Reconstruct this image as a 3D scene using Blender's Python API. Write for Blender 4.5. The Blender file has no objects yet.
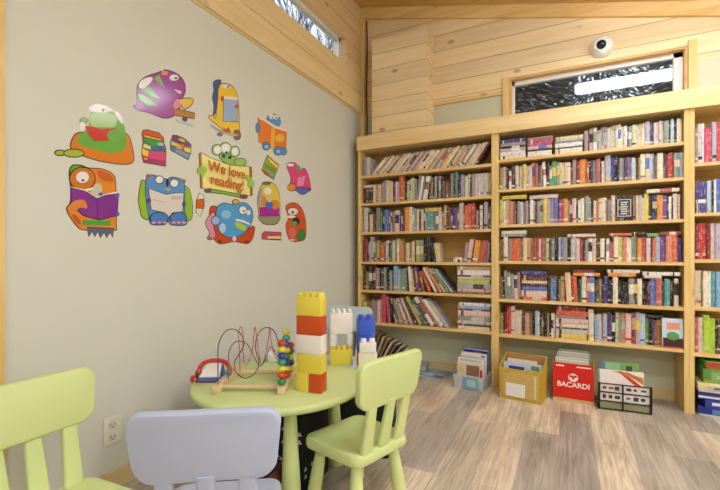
import bpy, math, random
from mathutils import Matrix, Vector
R = math.radians
random.seed(7)
SC = bpy.context.scene
COL = SC.collection

# ------------------------------------------------------------------ camera calibration (metres; camera at X=0,Y=0)
FPX, YAW, HY, CZ = 412.0, R(26.7), 255.0, 1.10
cs, sn = math.cos(YAW), math.sin(YAW)
WL, WB, YF = -1.913, 3.85, 3.574          # left wall plane, back wall plane, bookcase fronts

def ray(px, py):
    t = (px - 360) / FPX
    return Vector((-sn + t * cs, cs + t * sn, (HY - py) / FPX))
def at_z(px, py, z):
    r = ray(px, py); return Vector((0, 0, CZ)) + r * ((z - CZ) / r.z)
def at_x(px, py, x):
    r = ray(px, py); return Vector((0, 0, CZ)) + r * (x / r.x)
def at_y(px, py, y):
    r = ray(px, py); return Vector((0, 0, CZ)) + r * (y / r.y)
def at_plane(px, py, p0, n):
    r = ray(px, py); o = Vector((0, 0, CZ)); return o + r * ((p0 - o).dot(n) / r.dot(n))
def depth(x, y): return -x * sn + y * cs
def x_at(px, y=3.6): return at_y(px, HY, y).x

# ------------------------------------------------------------------ materials
def lin(c):
    c /= 255.0
    return c / 12.92 if c <= 0.04045 else ((c + 0.055) / 1.055) ** 2.4
def rgb(c): return (lin(c[0]), lin(c[1]), lin(c[2]), 1.0)
MC = {}
def mat(name, c, rough=0.5, var=0.06, scale=6.0, spec=0.4, bump=0.0, metal=0.0, coat=0.0):
    if name in MC: return MC[name]
    m = bpy.data.materials.new(name); m.use_nodes = True
    nt = m.node_tree; b = nt.nodes['Principled BSDF']
    tc = nt.nodes.new('ShaderNodeTexCoord'); nz = nt.nodes.new('ShaderNodeTexNoise')
    nz.inputs['Scale'].default_value = scale; nz.inputs['Detail'].default_value = 3
    nt.links.new(tc.outputs['Object'], nz.inputs['Vector'])
    mx = nt.nodes.new('ShaderNodeMix'); mx.data_type = 'RGBA'
    k = rgb(c)
    mx.inputs[6].default_value = tuple(max(0, v * (1 - var)) for v in k[:3]) + (1,)
    mx.inputs[7].default_value = tuple(min(1, v * (1 + var)) for v in k[:3]) + (1,)
    nt.links.new(nz.outputs['Fac'], mx.inputs[0]); nt.links.new(mx.outputs[2], b.inputs['Base Color'])
    b.inputs['Roughness'].default_value = rough
    b.inputs['Specular IOR Level'].default_value = spec
    b.inputs['Metallic'].default_value = metal
    b.inputs['Coat Weight'].default_value = coat; b.inputs['Coat Roughness'].default_value = 0.08
    if bump:
        bp = nt.nodes.new('ShaderNodeBump'); bp.inputs['Strength'].default_value = bump; bp.inputs['Distance'].default_value = 0.004
        n2 = nt.nodes.new('ShaderNodeTexNoise'); n2.inputs['Scale'].default_value = 60
        nt.links.new(tc.outputs['Object'], n2.inputs['Vector']); nt.links.new(n2.outputs['Fac'], bp.inputs['Height']); nt.links.new(bp.outputs['Normal'], b.inputs['Normal'])
    MC[name] = m
    return m

def wood(name, c0, c1, axis='x', grain=14.0, plank=None, plank_axis='z', rough=0.5, knots=0.5, length=2.4):
    """knotty pine: stretched noise grain along one axis, knots, optional plank seams"""
    m = bpy.data.materials.new(name); m.use_nodes = True
    nt = m.node_tree; N = nt.nodes; L = nt.links; b = N['Principled BSDF']
    geo = N.new('ShaderNodeNewGeometry'); mp = N.new('ShaderNodeMapping')
    s = {'x': (1.0, grain, grain), 'y': (grain, 1.0, grain), 'z': (grain, grain, 1.0)}[axis]
    mp.inputs['Scale'].default_value = s
    L.new(geo.outputs['Position'], mp.inputs['Vector'])
    nz = N.new('ShaderNodeTexNoise'); nz.inputs['Scale'].default_value = 1.6; nz.inputs['Detail'].default_value = 5; nz.inputs['Distortion'].default_value = 0.8
    L.new(mp.outputs['Vector'], nz.inputs['Vector'])
    cr = N.new('ShaderNodeValToRGB')
    cr.color_ramp.elements[0].position = 0.3; cr.color_ramp.elements[0].color = rgb(c0)
    cr.color_ramp.elements[1].position = 0.7; cr.color_ramp.elements[1].color = rgb(c1)
    L.new(nz.outputs['Fac'], cr.inputs['Fac'])
    out = cr.outputs['Color']
    if knots:
        vo = N.new('ShaderNodeTexVoronoi'); vo.inputs['Scale'].default_value = 4.2
        mk = N.new('ShaderNodeMapping'); mk.inputs['Scale'].default_value = {'x': (0.7, 1.2, 1.2), 'y': (1.2, 0.7, 1.2), 'z': (1.2, 1.2, 0.7)}[axis]
        L.new(geo.outputs['Position'], mk.inputs['Vector']); L.new(mk.outputs['Vector'], vo.inputs['Vector'])
        rr = N.new('ShaderNodeValToRGB'); rr.color_ramp.elements[0].position = 0.05; rr.color_ramp.elements[0].color = (1, 1, 1, 1)
        rr.color_ramp.elements[1].position = 0.13; rr.color_ramp.elements[1].color = (0, 0, 0, 1)
        L.new(vo.outputs['Distance'], rr.inputs['Fac'])
        mm = N.new('ShaderNodeMath'); mm.operation = 'MULTIPLY'; mm.inputs[1].default_value = knots
        L.new(rr.outputs['Color'], mm.inputs[0])
        mx = N.new('ShaderNodeMix'); mx.data_type = 'RGBA'; mx.inputs[7].default_value = rgb((132, 86, 44))
        L.new(mm.outputs[0], mx.inputs[0]); L.new(out, mx.inputs[6]); out = mx.outputs[2]
    if plank:
        sep = N.new('ShaderNodeSeparateXYZ'); L.new(geo.outputs['Position'], sep.inputs[0])
        dv = N.new('ShaderNodeMath'); dv.operation = 'DIVIDE'; dv.inputs[1].default_value = plank
        L.new(sep.outputs[plank_axis.upper()], dv.inputs[0])
        fr = N.new('ShaderNodeMath'); fr.operation = 'FRACT'; L.new(dv.outputs[0], fr.inputs[0])
        fl = N.new('ShaderNodeMath'); fl.operation = 'FLOOR'; L.new(dv.outputs[0], fl.inputs[0])
        wn = N.new('ShaderNodeTexWhiteNoise'); wn.noise_dimensions = '1D'; L.new(fl.outputs[0], wn.inputs['W'])
        hs = N.new('ShaderNodeHueSaturation'); L.new(out, hs.inputs['Color'])
        mr = N.new('ShaderNodeMapRange'); mr.inputs['To Min'].default_value = 0.93; mr.inputs['To Max'].default_value = 1.04
        L.new(wn.outputs['Value'], mr.inputs['Value']); L.new(mr.outputs[0], hs.inputs['Value']); out = hs.outputs['Color']
        lt = N.new('ShaderNodeMath'); lt.operation = 'LESS_THAN'; lt.inputs[1].default_value = 0.035; L.new(fr.outputs[0], lt.inputs[0])
        mx = N.new('ShaderNodeMix'); mx.data_type = 'RGBA'; mx.inputs[7].default_value = rgb((186, 144, 92))
        L.new(lt.outputs[0], mx.inputs[0]); L.new(out, mx.inputs[6]); out = mx.outputs[2]
        bp = N.new('ShaderNodeBump'); bp.inputs['Strength'].default_value = 0.5; bp.inputs['Distance'].default_value = 0.004; bp.invert = True
        L.new(lt.outputs[0], bp.inputs['Height']); L.new(bp.outputs['Normal'], b.inputs['Normal'])
    L.new(out, b.inputs['Base Color'])
    b.inputs['Roughness'].default_value = rough; b.inputs['Specular IOR Level'].default_value = 0.35
    return m

def floor_mat():
    m = bpy.data.materials.new('vinyl_planks'); m.use_nodes = True
    nt = m.node_tree; N = nt.nodes; L = nt.links; b = N['Principled BSDF']
    geo = N.new('ShaderNodeNewGeometry')
    mp = N.new('ShaderNodeMapping'); mp.inputs['Rotation'].default_value = (0, 0, R(90)); mp.inputs['Location'].default_value = (0.35, 0.045, 0)
    L.new(geo.outputs['Position'], mp.inputs['Vector'])
    br = N.new('ShaderNodeTexBrick'); br.offset = 0.37; br.inputs['Scale'].default_value = 1.0
    br.inputs['Brick Width'].default_value = 1.22; br.inputs['Row Height'].default_value = 0.185
    br.inputs['Mortar Size'].default_value = 0.0012; br.inputs['Mortar Smooth'].default_value = 0.3
    br.inputs['Color1'].default_value = (0, 0, 0, 1); br.inputs['Color2'].default_value = (1, 1, 1, 1); br.inputs['Mortar'].default_value = (0.15, 0.15, 0.15, 1)
    L.new(mp.outputs['Vector'], br.inputs['Vector'])
    ramp = N.new('ShaderNodeValToRGB'); e = ramp.color_ramp.elements
    e[0].position = 0.0; e[0].color = rgb((186, 174, 162))
    e[1].position = 1.0; e[1].color = rgb((242, 224, 198))
    for p, c in ((0.3, (208, 194, 178)), (0.5, (224, 209, 188)), (0.75, (238, 217, 190))):
        x = e.new(p); x.color = rgb(c)
    L.new(br.outputs['Color'], ramp.inputs['Fac'])
    g = N.new('ShaderNodeMapping'); g.inputs['Scale'].default_value = (24, 1.2, 1); L.new(geo.outputs['Position'], g.inputs['Vector'])
    nz = N.new('ShaderNodeTexNoise'); nz.inputs['Scale'].default_value = 1.8; nz.inputs['Detail'].default_value = 7; nz.inputs['Roughness'].default_value = 0.62; nz.inputs['Distortion'].default_value = 1.6
    L.new(g.outputs['Vector'], nz.inputs['Vector'])
    gr = N.new('ShaderNodeValToRGB'); gr.color_ramp.elements[0].position = 0.33; gr.color_ramp.elements[0].color = rgb((168, 160, 154)); gr.color_ramp.elements[1].position = 0.62; gr.color_ramp.elements[1].color = (1, 1, 1, 1)
    L.new(nz.outputs['Fac'], gr.inputs['Fac'])
    mx = N.new('ShaderNodeMix'); mx.data_type = 'RGBA'; mx.blend_type = 'MULTIPLY'; mx.inputs[0].default_value = 0.6
    L.new(ramp.outputs['Color'], mx.inputs[6]); L.new(gr.outputs['Color'], mx.inputs[7])
    n3 = N.new('ShaderNodeTexNoise'); n3.inputs['Scale'].default_value = 2.2; n3.inputs['Detail'].default_value = 3
    g3 = N.new('ShaderNodeMapping'); g3.inputs['Scale'].default_value = (3, 0.8, 1); L.new(geo.outputs['Position'], g3.inputs['Vector']); L.new(g3.outputs['Vector'], n3.inputs['Vector'])
    r3 = N.new('ShaderNodeValToRGB'); r3.color_ramp.elements[0].position = 0.35; r3.color_ramp.elements[0].color = rgb((220, 216, 212)); r3.color_ramp.elements[1].position = 0.6; r3.color_ramp.elements[1].color = (1, 1, 1, 1)
    L.new(n3.outputs['Fac'], r3.inputs['Fac'])
    m2 = N.new('ShaderNodeMix'); m2.data_type = 'RGBA'; m2.blend_type = 'MULTIPLY'; m2.inputs[0].default_value = 1.0
    L.new(mx.outputs[2], m2.inputs[6]); L.new(r3.outputs['Color'], m2.inputs[7])
    L.new(m2.outputs[2], b.inputs['Base Color'])
    b.inputs['Roughness'].default_value = 0.42; b.inputs['Specular IOR Level'].default_value = 0.4
    return m

def emit(name, c, s):
    m = bpy.data.materials.new(name); m.use_nodes = True
    b = m.node_tree.nodes['Principled BSDF']
    b.inputs['Base Color'].default_value = rgb(c); b.inputs['Emission Color'].default_value = rgb(c); b.inputs['Emission Strength'].default_value = s
    return m
def glass(name, c=(245, 250, 250), rough=0.0):
    m = bpy.data.materials.new(name); m.use_nodes = True
    nt = m.node_tree; N = nt.nodes; L = nt.links; N.remove(N['Principled BSDF'])
    tr = N.new('ShaderNodeBsdfTransparent'); tr.inputs[0].default_value = rgb(c)
    gl = N.new('ShaderNodeBsdfGlossy'); gl.inputs['Roughness'].default_value = rough
    fr = N.new('ShaderNodeFresnel'); ge = N.new('ShaderNodeNewGeometry'); mr = N.new('ShaderNodeMapRange')
    mr.inputs['To Min'].default_value = 1.6; mr.inputs['To Max'].default_value = 1 / 1.6        # same reflectance from either side of the sheet
    L.new(ge.outputs['Backfacing'], mr.inputs['Value']); L.new(mr.outputs[0], fr.inputs['IOR'])
    mx = N.new('ShaderNodeMixShader')
    L.new(fr.outputs[0], mx.inputs[0]); L.new(tr.outputs[0], mx.inputs[1]); L.new(gl.outputs[0], mx.inputs[2])
    L.new(mx.outputs[0], N['Material Output'].inputs['Surface'])
    return m
def cloudy(name, c, alpha):
    """translucent plastic"""
    m = mat(name, c, 0.3, 0.03)
    m.node_tree.nodes['Principled BSDF'].inputs['Alpha'].default_value = alpha
    return m

# ------------------------------------------------------------------ mesh builder
class MB:
    def __init__(s): s.v = []; s.f = []; s.m = []
    def add(s, vs, fs, mi=0, M=None):
        o = len(s.v)
        s.v += [tuple(M @ Vector(p)) if M else tuple(p) for p in vs]
        for k, f in enumerate(fs):
            s.f.append(tuple(i + o for i in f)); s.m.append(mi[k] if isinstance(mi, (list, tuple)) else mi)
    def box(s, a, b, mi=0, M=None):
        (x0, y0, z0), (x1, y1, z1) = a, b
        s.add([(x0, y0, z0), (x1, y0, z0), (x1, y1, z0), (x0, y1, z0), (x0, y0, z1), (x1, y0, z1), (x1, y1, z1), (x0, y1, z1)],
              [(0, 3, 2, 1), (4, 5, 6, 7), (0, 1, 5, 4), (1, 2, 6, 5), (2, 3, 7, 6), (3, 0, 4, 7)], mi, M)
    def rings(s, rs, mi=0, M=None, cap=True):
        n = len(rs[0]); vs = [p for r in rs for p in r]; fs = []
        for k in range(len(rs) - 1):
            for i in range(n):
                j = (i + 1) % n
                fs.append((k * n + i, k * n + j, (k + 1) * n + j, (k + 1) * n + i))
        if cap:
            fs.append(tuple(range(n - 1, -1, -1))); fs.append(tuple((len(rs) - 1) * n + i for i in range(n)))
        s.add(vs, fs, mi, M)
    def slab(s, outline, z0, z1, bev, mi=0, M=None):
        """prism over a 2D outline with rounded rims"""
        xs = [p[0] for p in outline]; ys = [p[1] for p in outline]
        cx, cy = (min(xs) + max(xs)) / 2, (min(ys) + max(ys)) / 2
        w, h = max(xs) - min(xs), max(ys) - min(ys)
        def ins(d): return [(cx + (x - cx) * (w - 2 * d) / w, cy + (y - cy) * (h - 2 * d) / h) for x, y in outline]
        rs = []
        for k in range(4):
            a = R(90) * k / 3; rs.append([(x, y, z0 + bev * (1 - math.sin(a))) for x, y in ins(bev * (1 - math.cos(a)))][:])
        rs = [[(x, y, z0 + bev * (1 - math.sin(R(30) * k))) for x, y in ins(bev * (1 - math.cos(R(30) * k)))] for k in (3, 2, 1, 0)]
        rs += [[(x, y, z1 - bev * (1 - math.sin(R(30) * k))) for x, y in ins(bev * (1 - math.cos(R(30) * k)))] for k in (0, 1, 2, 3)]
        s.rings(rs, mi, M)
    def lathe(s, prof, n=24, mi=0, M=None):
        s.rings([[(r * math.cos(2 * math.pi * i / n), r * math.sin(2 * math.pi * i / n), z) for i in range(n)] for r, z in prof], mi, M)
    def tube(s, pts, rad, n=8, mi=0, M=None):
        P = [Vector(p) for p in pts]; rs = []
        up = Vector((0, 0, 1)); prev = None
        for i, p in enumerate(P):
            t = (P[min(i + 1, len(P) - 1)] - P[max(i - 1, 0)]).normalized()
            if prev is None:
                a = t.cross(up)
                if a.length < 1e-3: a = t.cross(Vector((1, 0, 0)))
            else: a = prev - t * prev.dot(t)
            a.normalize(); prev = a; b = t.cross(a)
            r = rad[i] if isinstance(rad, (list, tuple)) else rad
            rs.append([p + (a * math.cos(2 * math.pi * k / n) + b * math.sin(2 * math.pi * k / n)) * r for k in range(n)])
        s.rings(rs, mi, M)
    def sphere(s, c, r, n=14, mi=0, sz=1.0):
        c = Vector(c); k = n // 2
        s.rings([[(c.x + r * math.sin(math.pi * j / k) * math.cos(2 * math.pi * i / n), c.y + r * math.sin(math.pi * j / k) * math.sin(2 * math.pi * i / n), c.z - r * sz * math.cos(math.pi * j / k)) for i in range(n)]
                 for j in [0.04] + list(range(1, k)) + [k - 0.04]], mi)
    def obj(s, name, mats, parent=None, loc=None, rot=None, smooth=True, ang=35):
        me = bpy.data.meshes.new(name); me.from_pydata(s.v, [], s.f)
        for m in (mats if isinstance(mats, (list, tuple)) else [mats]): me.materials.append(m)
        me.polygons.foreach_set('material_index', s.m)
        if smooth:
            me.polygons.foreach_set('use_smooth', [True] * len(s.f)); me.set_sharp_from_angle(angle=R(ang))
        me.update()
        o = bpy.data.objects.new(name, me); COL.objects.link(o)
        if parent: o.parent = parent
        if loc is not None: o.location = loc
        if rot is not None: o.rotation_euler = rot
        return o
def rrect(w, h, r, n=5):
    o = []
    for cx, cy, a0 in ((w / 2 - r, h / 2 - r, 0), (-w / 2 + r, h / 2 - r, 90), (-w / 2 + r, -h / 2 + r, 180), (w / 2 - r, -h / 2 + r, 270)):
        for k in range(n + 1):
            a = R(a0 + 90 * k / n); o.append((cx + r * math.cos(a), cy + r * math.sin(a)))
    return o
def circle(r, n=48): return [(r * math.cos(2 * math.pi * i / n), r * math.sin(2 * math.pi * i / n)) for i in range(n)]
def catmull(P, n=6, closed=True):
    out = []; N = len(P)
    for i in range(N if closed else N - 1):
        p = [P[(i + k) % N] if closed else P[min(max(i + k, 0), N - 1)] for k in (-1, 0, 1, 2)]
        for j in range(n):
            t = j / n
            out.append(tuple(0.5 * (2 * p[1][d] + (p[2][d] - p[0][d]) * t + (2 * p[0][d] - 5 * p[1][d] + 4 * p[2][d] - p[3][d]) * t * t + (3 * p[1][d] - p[0][d] - 3 * p[2][d] + p[3][d]) * t ** 3) for d in range(len(P[0]))))
    if not closed: out.append(tuple(P[-1]))
    return out
def empty(name, loc=(0, 0, 0), rz=0):
    o = bpy.data.objects.new(name, None); COL.objects.link(o); o.empty_display_size = 0.1
    o.location = loc; o.rotation_euler = (0, 0, rz); return o
def tag(o, label, cat, group=None, kind=None):
    o['label'] = label; o['category'] = cat
    if group: o['group'] = group
    if kind: o['kind'] = kind
    return o
def struct(o): o['kind'] = 'structure'; return o
def text(body, size, M, m, parent, name='lettering', bold=0.0, align='CENTER', extrude=0.0006):
    cu = bpy.data.curves.new(name, 'FONT'); cu.body = body; cu.size = size; cu.align_x = align; cu.align_y = 'CENTER'
    cu.offset = bold; cu.extrude = extrude; cu.space_line = 0.85
    t = bpy.data.objects.new('tmp', cu); COL.objects.link(t)
    bpy.context.view_layer.update()
    me = bpy.data.meshes.new_from_object(t.evaluated_get(bpy.context.evaluated_depsgraph_get()))
    bpy.data.objects.remove(t); bpy.data.curves.remove(cu)
    me.transform(M); me.materials.clear(); me.materials.append(m)
    o = bpy.data.objects.new(name, me); COL.objects.link(o)
    if parent: o.parent = parent
    return o

# ------------------------------------------------------------------ shared materials
PINE = wood('pine', (222, 180, 112), (240, 206, 146), 'x', rough=0.45, knots=0.55)
PINE_Z = wood('pine_upright', (222, 184, 110), (238, 206, 138), 'z', rough=0.45, knots=0.3)
PINE_BACK = wood('pine_back', (204, 162, 86), (222, 184, 108), 'x', rough=0.6, knots=0.3)
PLANK = wood('pine_planks', (234, 206, 156), (246, 224, 182), 'x', plank=0.152, rough=0.5, knots=0.6)
PLANK_Y = wood('pine_planks_side', (232, 200, 146), (244, 218, 170), 'y', plank=0.152, rough=0.5, knots=0.6)
BEAM_Y = wood('pine_beam', (234, 206, 150), (246, 222, 174), 'y', rough=0.5, knots=0.5)
CEIL = wood('pine_ceiling', (214, 172, 106), (230, 192, 126), 'x', plank=0.14, plank_axis='y', rough=0.6, knots=0.5)
WALLP = mat('wall_paint', (219, 219, 206), 0.75, 0.015, 3, 0.2)
SAGE = mat('sage_paint', (206, 206, 178), 0.75, 0.015, 3, 0.2)
WHITE = mat('white_plastic', (236, 234, 228), 0.35, 0.02)
VINYL = mat('window_vinyl', (232, 226, 222), 0.4, 0.02)
BLACK = mat('black_plastic', (24, 23, 25), 0.4, 0.1)
PAGES = mat('book_pages', (226, 214, 190), 0.8, 0.06, 40)

# ------------------------------------------------------------------ the room
XR, YB0 = 3.6, -4.0
def zc(x): return 3.185 - 0.25 * x
b = MB(); b.box((WL - .2, YB0 - .2, -.12), (XR + .2, WB + .2, 0)); struct(b.obj('floor', floor_mat(), smooth=False))
b = MB()
x0, x1 = WL - .25, XR + .25
for_v = [(x0, YB0 - .25, zc(x0)), (x1, YB0 - .25, zc(x1)), (x1, WB + .25, zc(x1)), (x0, WB + .25, zc(x0))]
b.add(for_v + [(x, y, z + .15) for x, y, z in for_v], [(0, 1, 2, 3), (4, 7, 6, 5), (0, 4, 5, 1), (1, 5, 6, 2), (2, 6, 7, 3), (3, 7, 4, 0)])
struct(b.obj('ceiling', CEIL, smooth=False))
# left wall: painted to 2.55, pine above, strip window
WY0, WY1, WZ0, WZ1 = -1.2, 3.50, 2.95, 3.205
b = MB()
b.box((WL - .14, YB0, 0), (WL, WB, 2.55), 0)
b.box((WL - .14, YB0, 2.55), (WL, WB, WZ0), 1)
b.box((WL - .14, WY1, WZ0), (WL, WB, WZ1), 1); b.box((WL - .14, YB0, WZ0), (WL, WY0, WZ1), 1)
b.box((WL - .14, YB0, WZ1), (WL, WB, 3.66), 1)
struct(b.obj('wall_left', [WALLP, PLANK_Y], smooth=False))
b = MB(); b.box((WL, YB0, 2.555), (WL + .035, WB - .001, 2.735)); b.box((WL, YB0, 2.74), (WL + .035, WB - .001, 2.915)); b.box((WL, YB0, 2.545), (WL + .012, WB - .001, 2.555)); struct(b.obj('trim_1', BEAM_Y, smooth=False))
# back wall with the high window
BX0, BX1, BZ0, BZ1 = -0.46, 0.806, 2.25, 2.667
b = MB()
b.box((WL - .14, WB, 0), (XR, WB + .16, BZ0), 0)
b.box((WL - .14, WB, BZ0), (BX0, WB + .16, 2.545), 0); b.box((BX1, WB, BZ0), (XR, WB + .16, 2.545), 0)
b.box((WL - .14, WB, 2.545), (BX0, WB + .16, BZ1), 1); b.box((BX1, WB, 2.545), (XR, WB + .16, BZ1), 1)
def zq(x): return zc(x) + .01
b.add([(WL - .14, WB, BZ1), (XR, WB, BZ1), (XR, WB, zq(XR)), (WL - .14, WB, zq(WL - .14)), (WL - .14, WB + .16, BZ1), (XR, WB + .16, BZ1), (XR, WB + .16, zq(XR)), (WL - .14, WB + .16, zq(WL - .14))],
      [(0, 1, 2, 3), (4, 7, 6, 5), (0, 4, 5, 1), (1, 5, 6, 2), (2, 6, 7, 3), (3, 7, 4, 0)], 1)
struct(b.obj('wall_back', [SAGE, PLANK], smooth=False))
b = MB(); b.box((XR, YB0, 0), (XR + .14, WB, zc(XR) + .01)); struct(b.obj('wall_right', WALLP, smooth=False))
b = MB(); b.box((WL - .14, YB0 - .14, 0), (XR + .14, YB0, 3.75)); struct(b.obj('wall_front', WALLP, smooth=False))
b = MB()                                                       # boarded box in the corner
b.box((-1.695, 3.63, 2.246), (-1.142, WB - .001, 3.185)); struct(b.obj('trim_2', PLANK, smooth=False))
b = MB(); b.box((WL + .001, WB - .045, 2.3), (WL + .05, WB - .001, zc(WL) - .02)); struct(b.obj('trim_3', PINE_Z, smooth=False))
b = MB()                                                       # cove strip following the roof slope
xa, xb = WL + .05, XR
b.add([(xa, WB - .03, zc(xa) - .11), (xb, WB - .03, zc(xb) - .11), (xb, WB - .03, zc(xb)), (xa, WB - .03, zc(xa)), (xa, WB, zc(xa) - .11), (xb, WB, zc(xb) - .11), (xb, WB, zc(xb)), (xa, WB, zc(xa))],
      [(0, 1, 2, 3), (4, 7, 6, 5), (0, 4, 5, 1), (1, 5, 6, 2), (2, 6, 7, 3), (3, 7, 4, 0)]); struct(b.obj('trim_4', PINE, smooth=False))
b = MB(); b.box((WL, .69, 0), (WL + .022, .786, 2.544)); struct(b.obj('trim_5', PINE_Z, smooth=False))
b = MB(); b.box((-1.823, YF - .022, 2.112), (2.32, WB - .001, 2.244)); struct(b.obj('trim_6', wood('pine_header', (234, 200, 138), (246, 218, 164), 'x', rough=0.45, knots=0.6), smooth=False))
b = MB(); b.box((BX0 - .05, WB - .02, 2.246), (BX0, WB - .001, BZ1 + .005)); b.box((BX1, WB - .02, 2.246), (BX1 + .05, WB - .001, BZ1 + .03)); struct(b.obj('trim_7', PINE_Z, smooth=False))
b = MB(); b.box((BX0 + .001, WB + .001, BZ1 - .02), (BX1 - .001, WB + .10, BZ1 - .001)); b.box((BX0 + .001, WB, 2.25), (BX0 + .02, WB + .10, BZ1 - .02)); b.box((BX1 - .02, WB, 2.25), (BX1 - .001, WB + .10, BZ1 - .02)); struct(b.obj('trim_8', wood('pine_jamb', (206, 164, 104), (222, 182, 122), 'x', knots=0.2), smooth=False))
b = MB(); b.box((-1.17, WB - .02, 2.525), (BX0 - .055, WB - .001, 2.56)); struct(b.obj('trim_9', PINE, smooth=False))
BASE = mat('baseboard_wood', (214, 190, 138), 0.5, 0.06)
b = MB(); b.box((-1.88, WB - .014, 0), (XR, WB - .001, .085)); struct(b.obj('baseboard_back', BASE, smooth=False))
b = MB(); b.box((WL + .001, .81, 0), (WL + .014, WB - .02, .085)); struct(b.obj('baseboard_left', BASE, smooth=False))
PANE = glass('window_glass')
def window(name, lo, hi, axis, mull=()):
    w = struct(empty(name, lo)); 
    fw, d = .035, .05
    f = MB(); (x0, y0, z0), (x1, y1, z1) = lo, hi
    def B(a, c): f.box((a[0] - x0, a[1] - y0, a[2] - z0), (c[0] - x0, c[1] - y0, c[2] - z0))
    if axis == 'x':
        B((x0, y0, z0), (x1, y1, z0 + fw)); B((x0, y0, z1 - fw), (x1, y1, z1)); B((x0, y0, z0), (x1, y0 + fw, z1)); B((x0, y1 - fw, z0), (x1, y1, z1))
        for q in mull: B((x0, q - .012, z0), (x1, q + .012, z1))
        g = MB(); xm = (x0 + x1) / 2 - x0; g.box((xm - .003, fw, fw), (xm + .003, y1 - y0 - fw, z1 - z0 - fw))
    else:
        B((x0, y0, z0), (x1, y1, z0 + fw)); B((x0, y0, z1 - fw), (x1, y1, z1)); B((x0, y0, z0), (x0 + fw * .6, y1, z1)); B((x1 - fw * 1.6, y0, z0), (x1, y1, z1))
        g = MB(); ym = (y1 - y0) / 2; g.box((fw * .6, ym - .003, fw), (x1 - x0 - fw * 1.6, ym + .003, z1 - z0 - fw))
    struct(f.obj('window_frame', VINYL, w, smooth=False)); struct(g.obj('window_pane', PANE, w, smooth=False))
window('window_1', (WL - .11, WY0, WZ0), (WL - .06, WY1, WZ1), 'x', (2.2, 0.9))
window('window_2', (BX0 + .02, WB + .06, BZ0), (BX1 - .02, WB + .10, BZ1 - .02), 'y')

# ------------------------------------------------------------------ ceiling lights
DIFF1 = emit('lamp_diffuser_dimmed', (240, 247, 255), 9.0)
FILL_DIFF = emit('fill_diffuser', (240, 247, 255), 17.0)  # stronger glow, used only on the added fill lights
def ceiling_light(x, y, z, L, label, wd=.27):
    t = tag(empty('ceiling_light', (x, y, z)), label, 'ceiling light', 'fluorescent lights under the sloping ceiling')
    h = MB(); h.slab(rrect(L, wd + .03, .01), .03, .07, .006)
    for s in (-.4, .4): h.box((s * L - .012, -.012, .07), (s * L + .012, .012, zc(x + s * L) - z + .03))
    h.obj('housing', WHITE, t)
    d = MB(); d.slab(rrect(L - .02, wd, .04), -.035, .03, .025); d.obj('diffuser', DIFF1 if y > 2.5 else FILL_DIFF, t)
LAMPS = []
ceiling_light(.68, 3.0, 2.825, 1.24, 'white wraparound fluorescent light above the bookcases, mirrored in the high window', .18)
ceiling_light(.68, .9, 2.86, 1.24, 'added unseen white wraparound fluorescent fill light over the reading table')  # this and the next three: unseen fixtures added to flatten the lighting
ceiling_light(.68, -1.4, 2.86, 1.24, 'added unseen white wraparound fluorescent fill light behind the camera')
ceiling_light(2.5, 2.0, 2.42, 1.24, 'added unseen white wraparound fluorescent fill light over the bare floor by the end bookcase')
ceiling_light(2.5, -1.0, 2.42, 1.24, 'added unseen white wraparound fluorescent fill light at the far low side of the room')

# ------------------------------------------------------------------ outside
struct((lambda m: (m.box((-24, -10, -.6), (16, 30, -.5)), m.obj('ground', mat('outside_ground', (96, 104, 84), 0.9, 0.2), smooth=False))[1])(MB()))
BARK = mat('bark', (92, 84, 92), 0.9, 0.2, 12); LEAFG = mat('needles', (124, 134, 142), 0.8, 0.4, 2); TWIG = mat('twigs', (104, 110, 136), 0.9, 0.2)
def conifer(x, y, h, r, label):
    t = tag(empty('conifer_tree', (x, y, -.5)), label, 'tree', 'evergreens outside the high window')
    k = MB(); k.tube([(0, 0, 0), (0, 0, h * .95)], [.12, .02]); k.obj('trunk', BARK, t)
    f = MB()
    for i in range(26000):
        u = random.random() ** .7; z = h * (1 - u) * .92 + .4; rr = r * u ** .5 * random.uniform(.35, .92); a = random.uniform(0, 6.283)
        c = Vector((rr * math.cos(a), rr * math.sin(a), z)); s = random.uniform(.06, .13)
        d = Vector((math.cos(a), math.sin(a), -.5)) * s * 1.5; w = Vector((-math.sin(a), math.cos(a), random.uniform(-.4, .4))) * s * .45
        f.add([c - w, c + w * .6, c + d], [(0, 1, 2)])
    f.obj('foliage', LEAFG, t, smooth=False)['kind'] = 'stuff'
for k, (x, y, h, r, l) in enumerate([(-.9, 7.4, 9.5, 1.4, 'tall dark evergreen seen at the near end of the high back window'), (.7, 12.5, 12, 2.2, 'dark evergreen behind the middle of the high back window'),
                    (2.15, 8.0, 9.5, 1.55, 'broad dark evergreen behind the lamp reflection in the high back window')]): conifer(x, y, h, r, l)
def bare_tree(x, y, label, sc=1.0):
    t = tag(empty('bare_tree', (x, y, -.5)), label, 'tree', 'bare trees outside the strip window')
    k = MB()
    def grow(p, d, l, r, n):
        q = p + d * l; m = p + d * l * .5 + Vector((random.uniform(-.06, .06), random.uniform(-.06, .06), 0)) * l
        k.tube([p, m, q], [r, r * .85, r * .65], 5)
        if n:
            for _ in range(4):
                e = (d + Vector((random.uniform(-.6, .6), random.uniform(-.6, .6), random.uniform(-.2, .5)))).normalized()
                grow(p + d * l * random.uniform(.5, 1), e, l * random.uniform(.55, .75), r * .55, n - 1)
    grow(Vector((0, 0, 0)), Vector((0, 0, 1)), 2.9 * sc, .062 * sc, 5)
    k.obj('branches', TWIG, t)
random.seed(21)
bare_tree(-5.5, 8.0, 'bare twiggy tree seen through the strip window', 1.15)
random.seed(5)
bare_tree(-10.8, 16.2, 'tall bare tree standing farther off beyond the strip window', 2.0)
random.seed(7)

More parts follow.
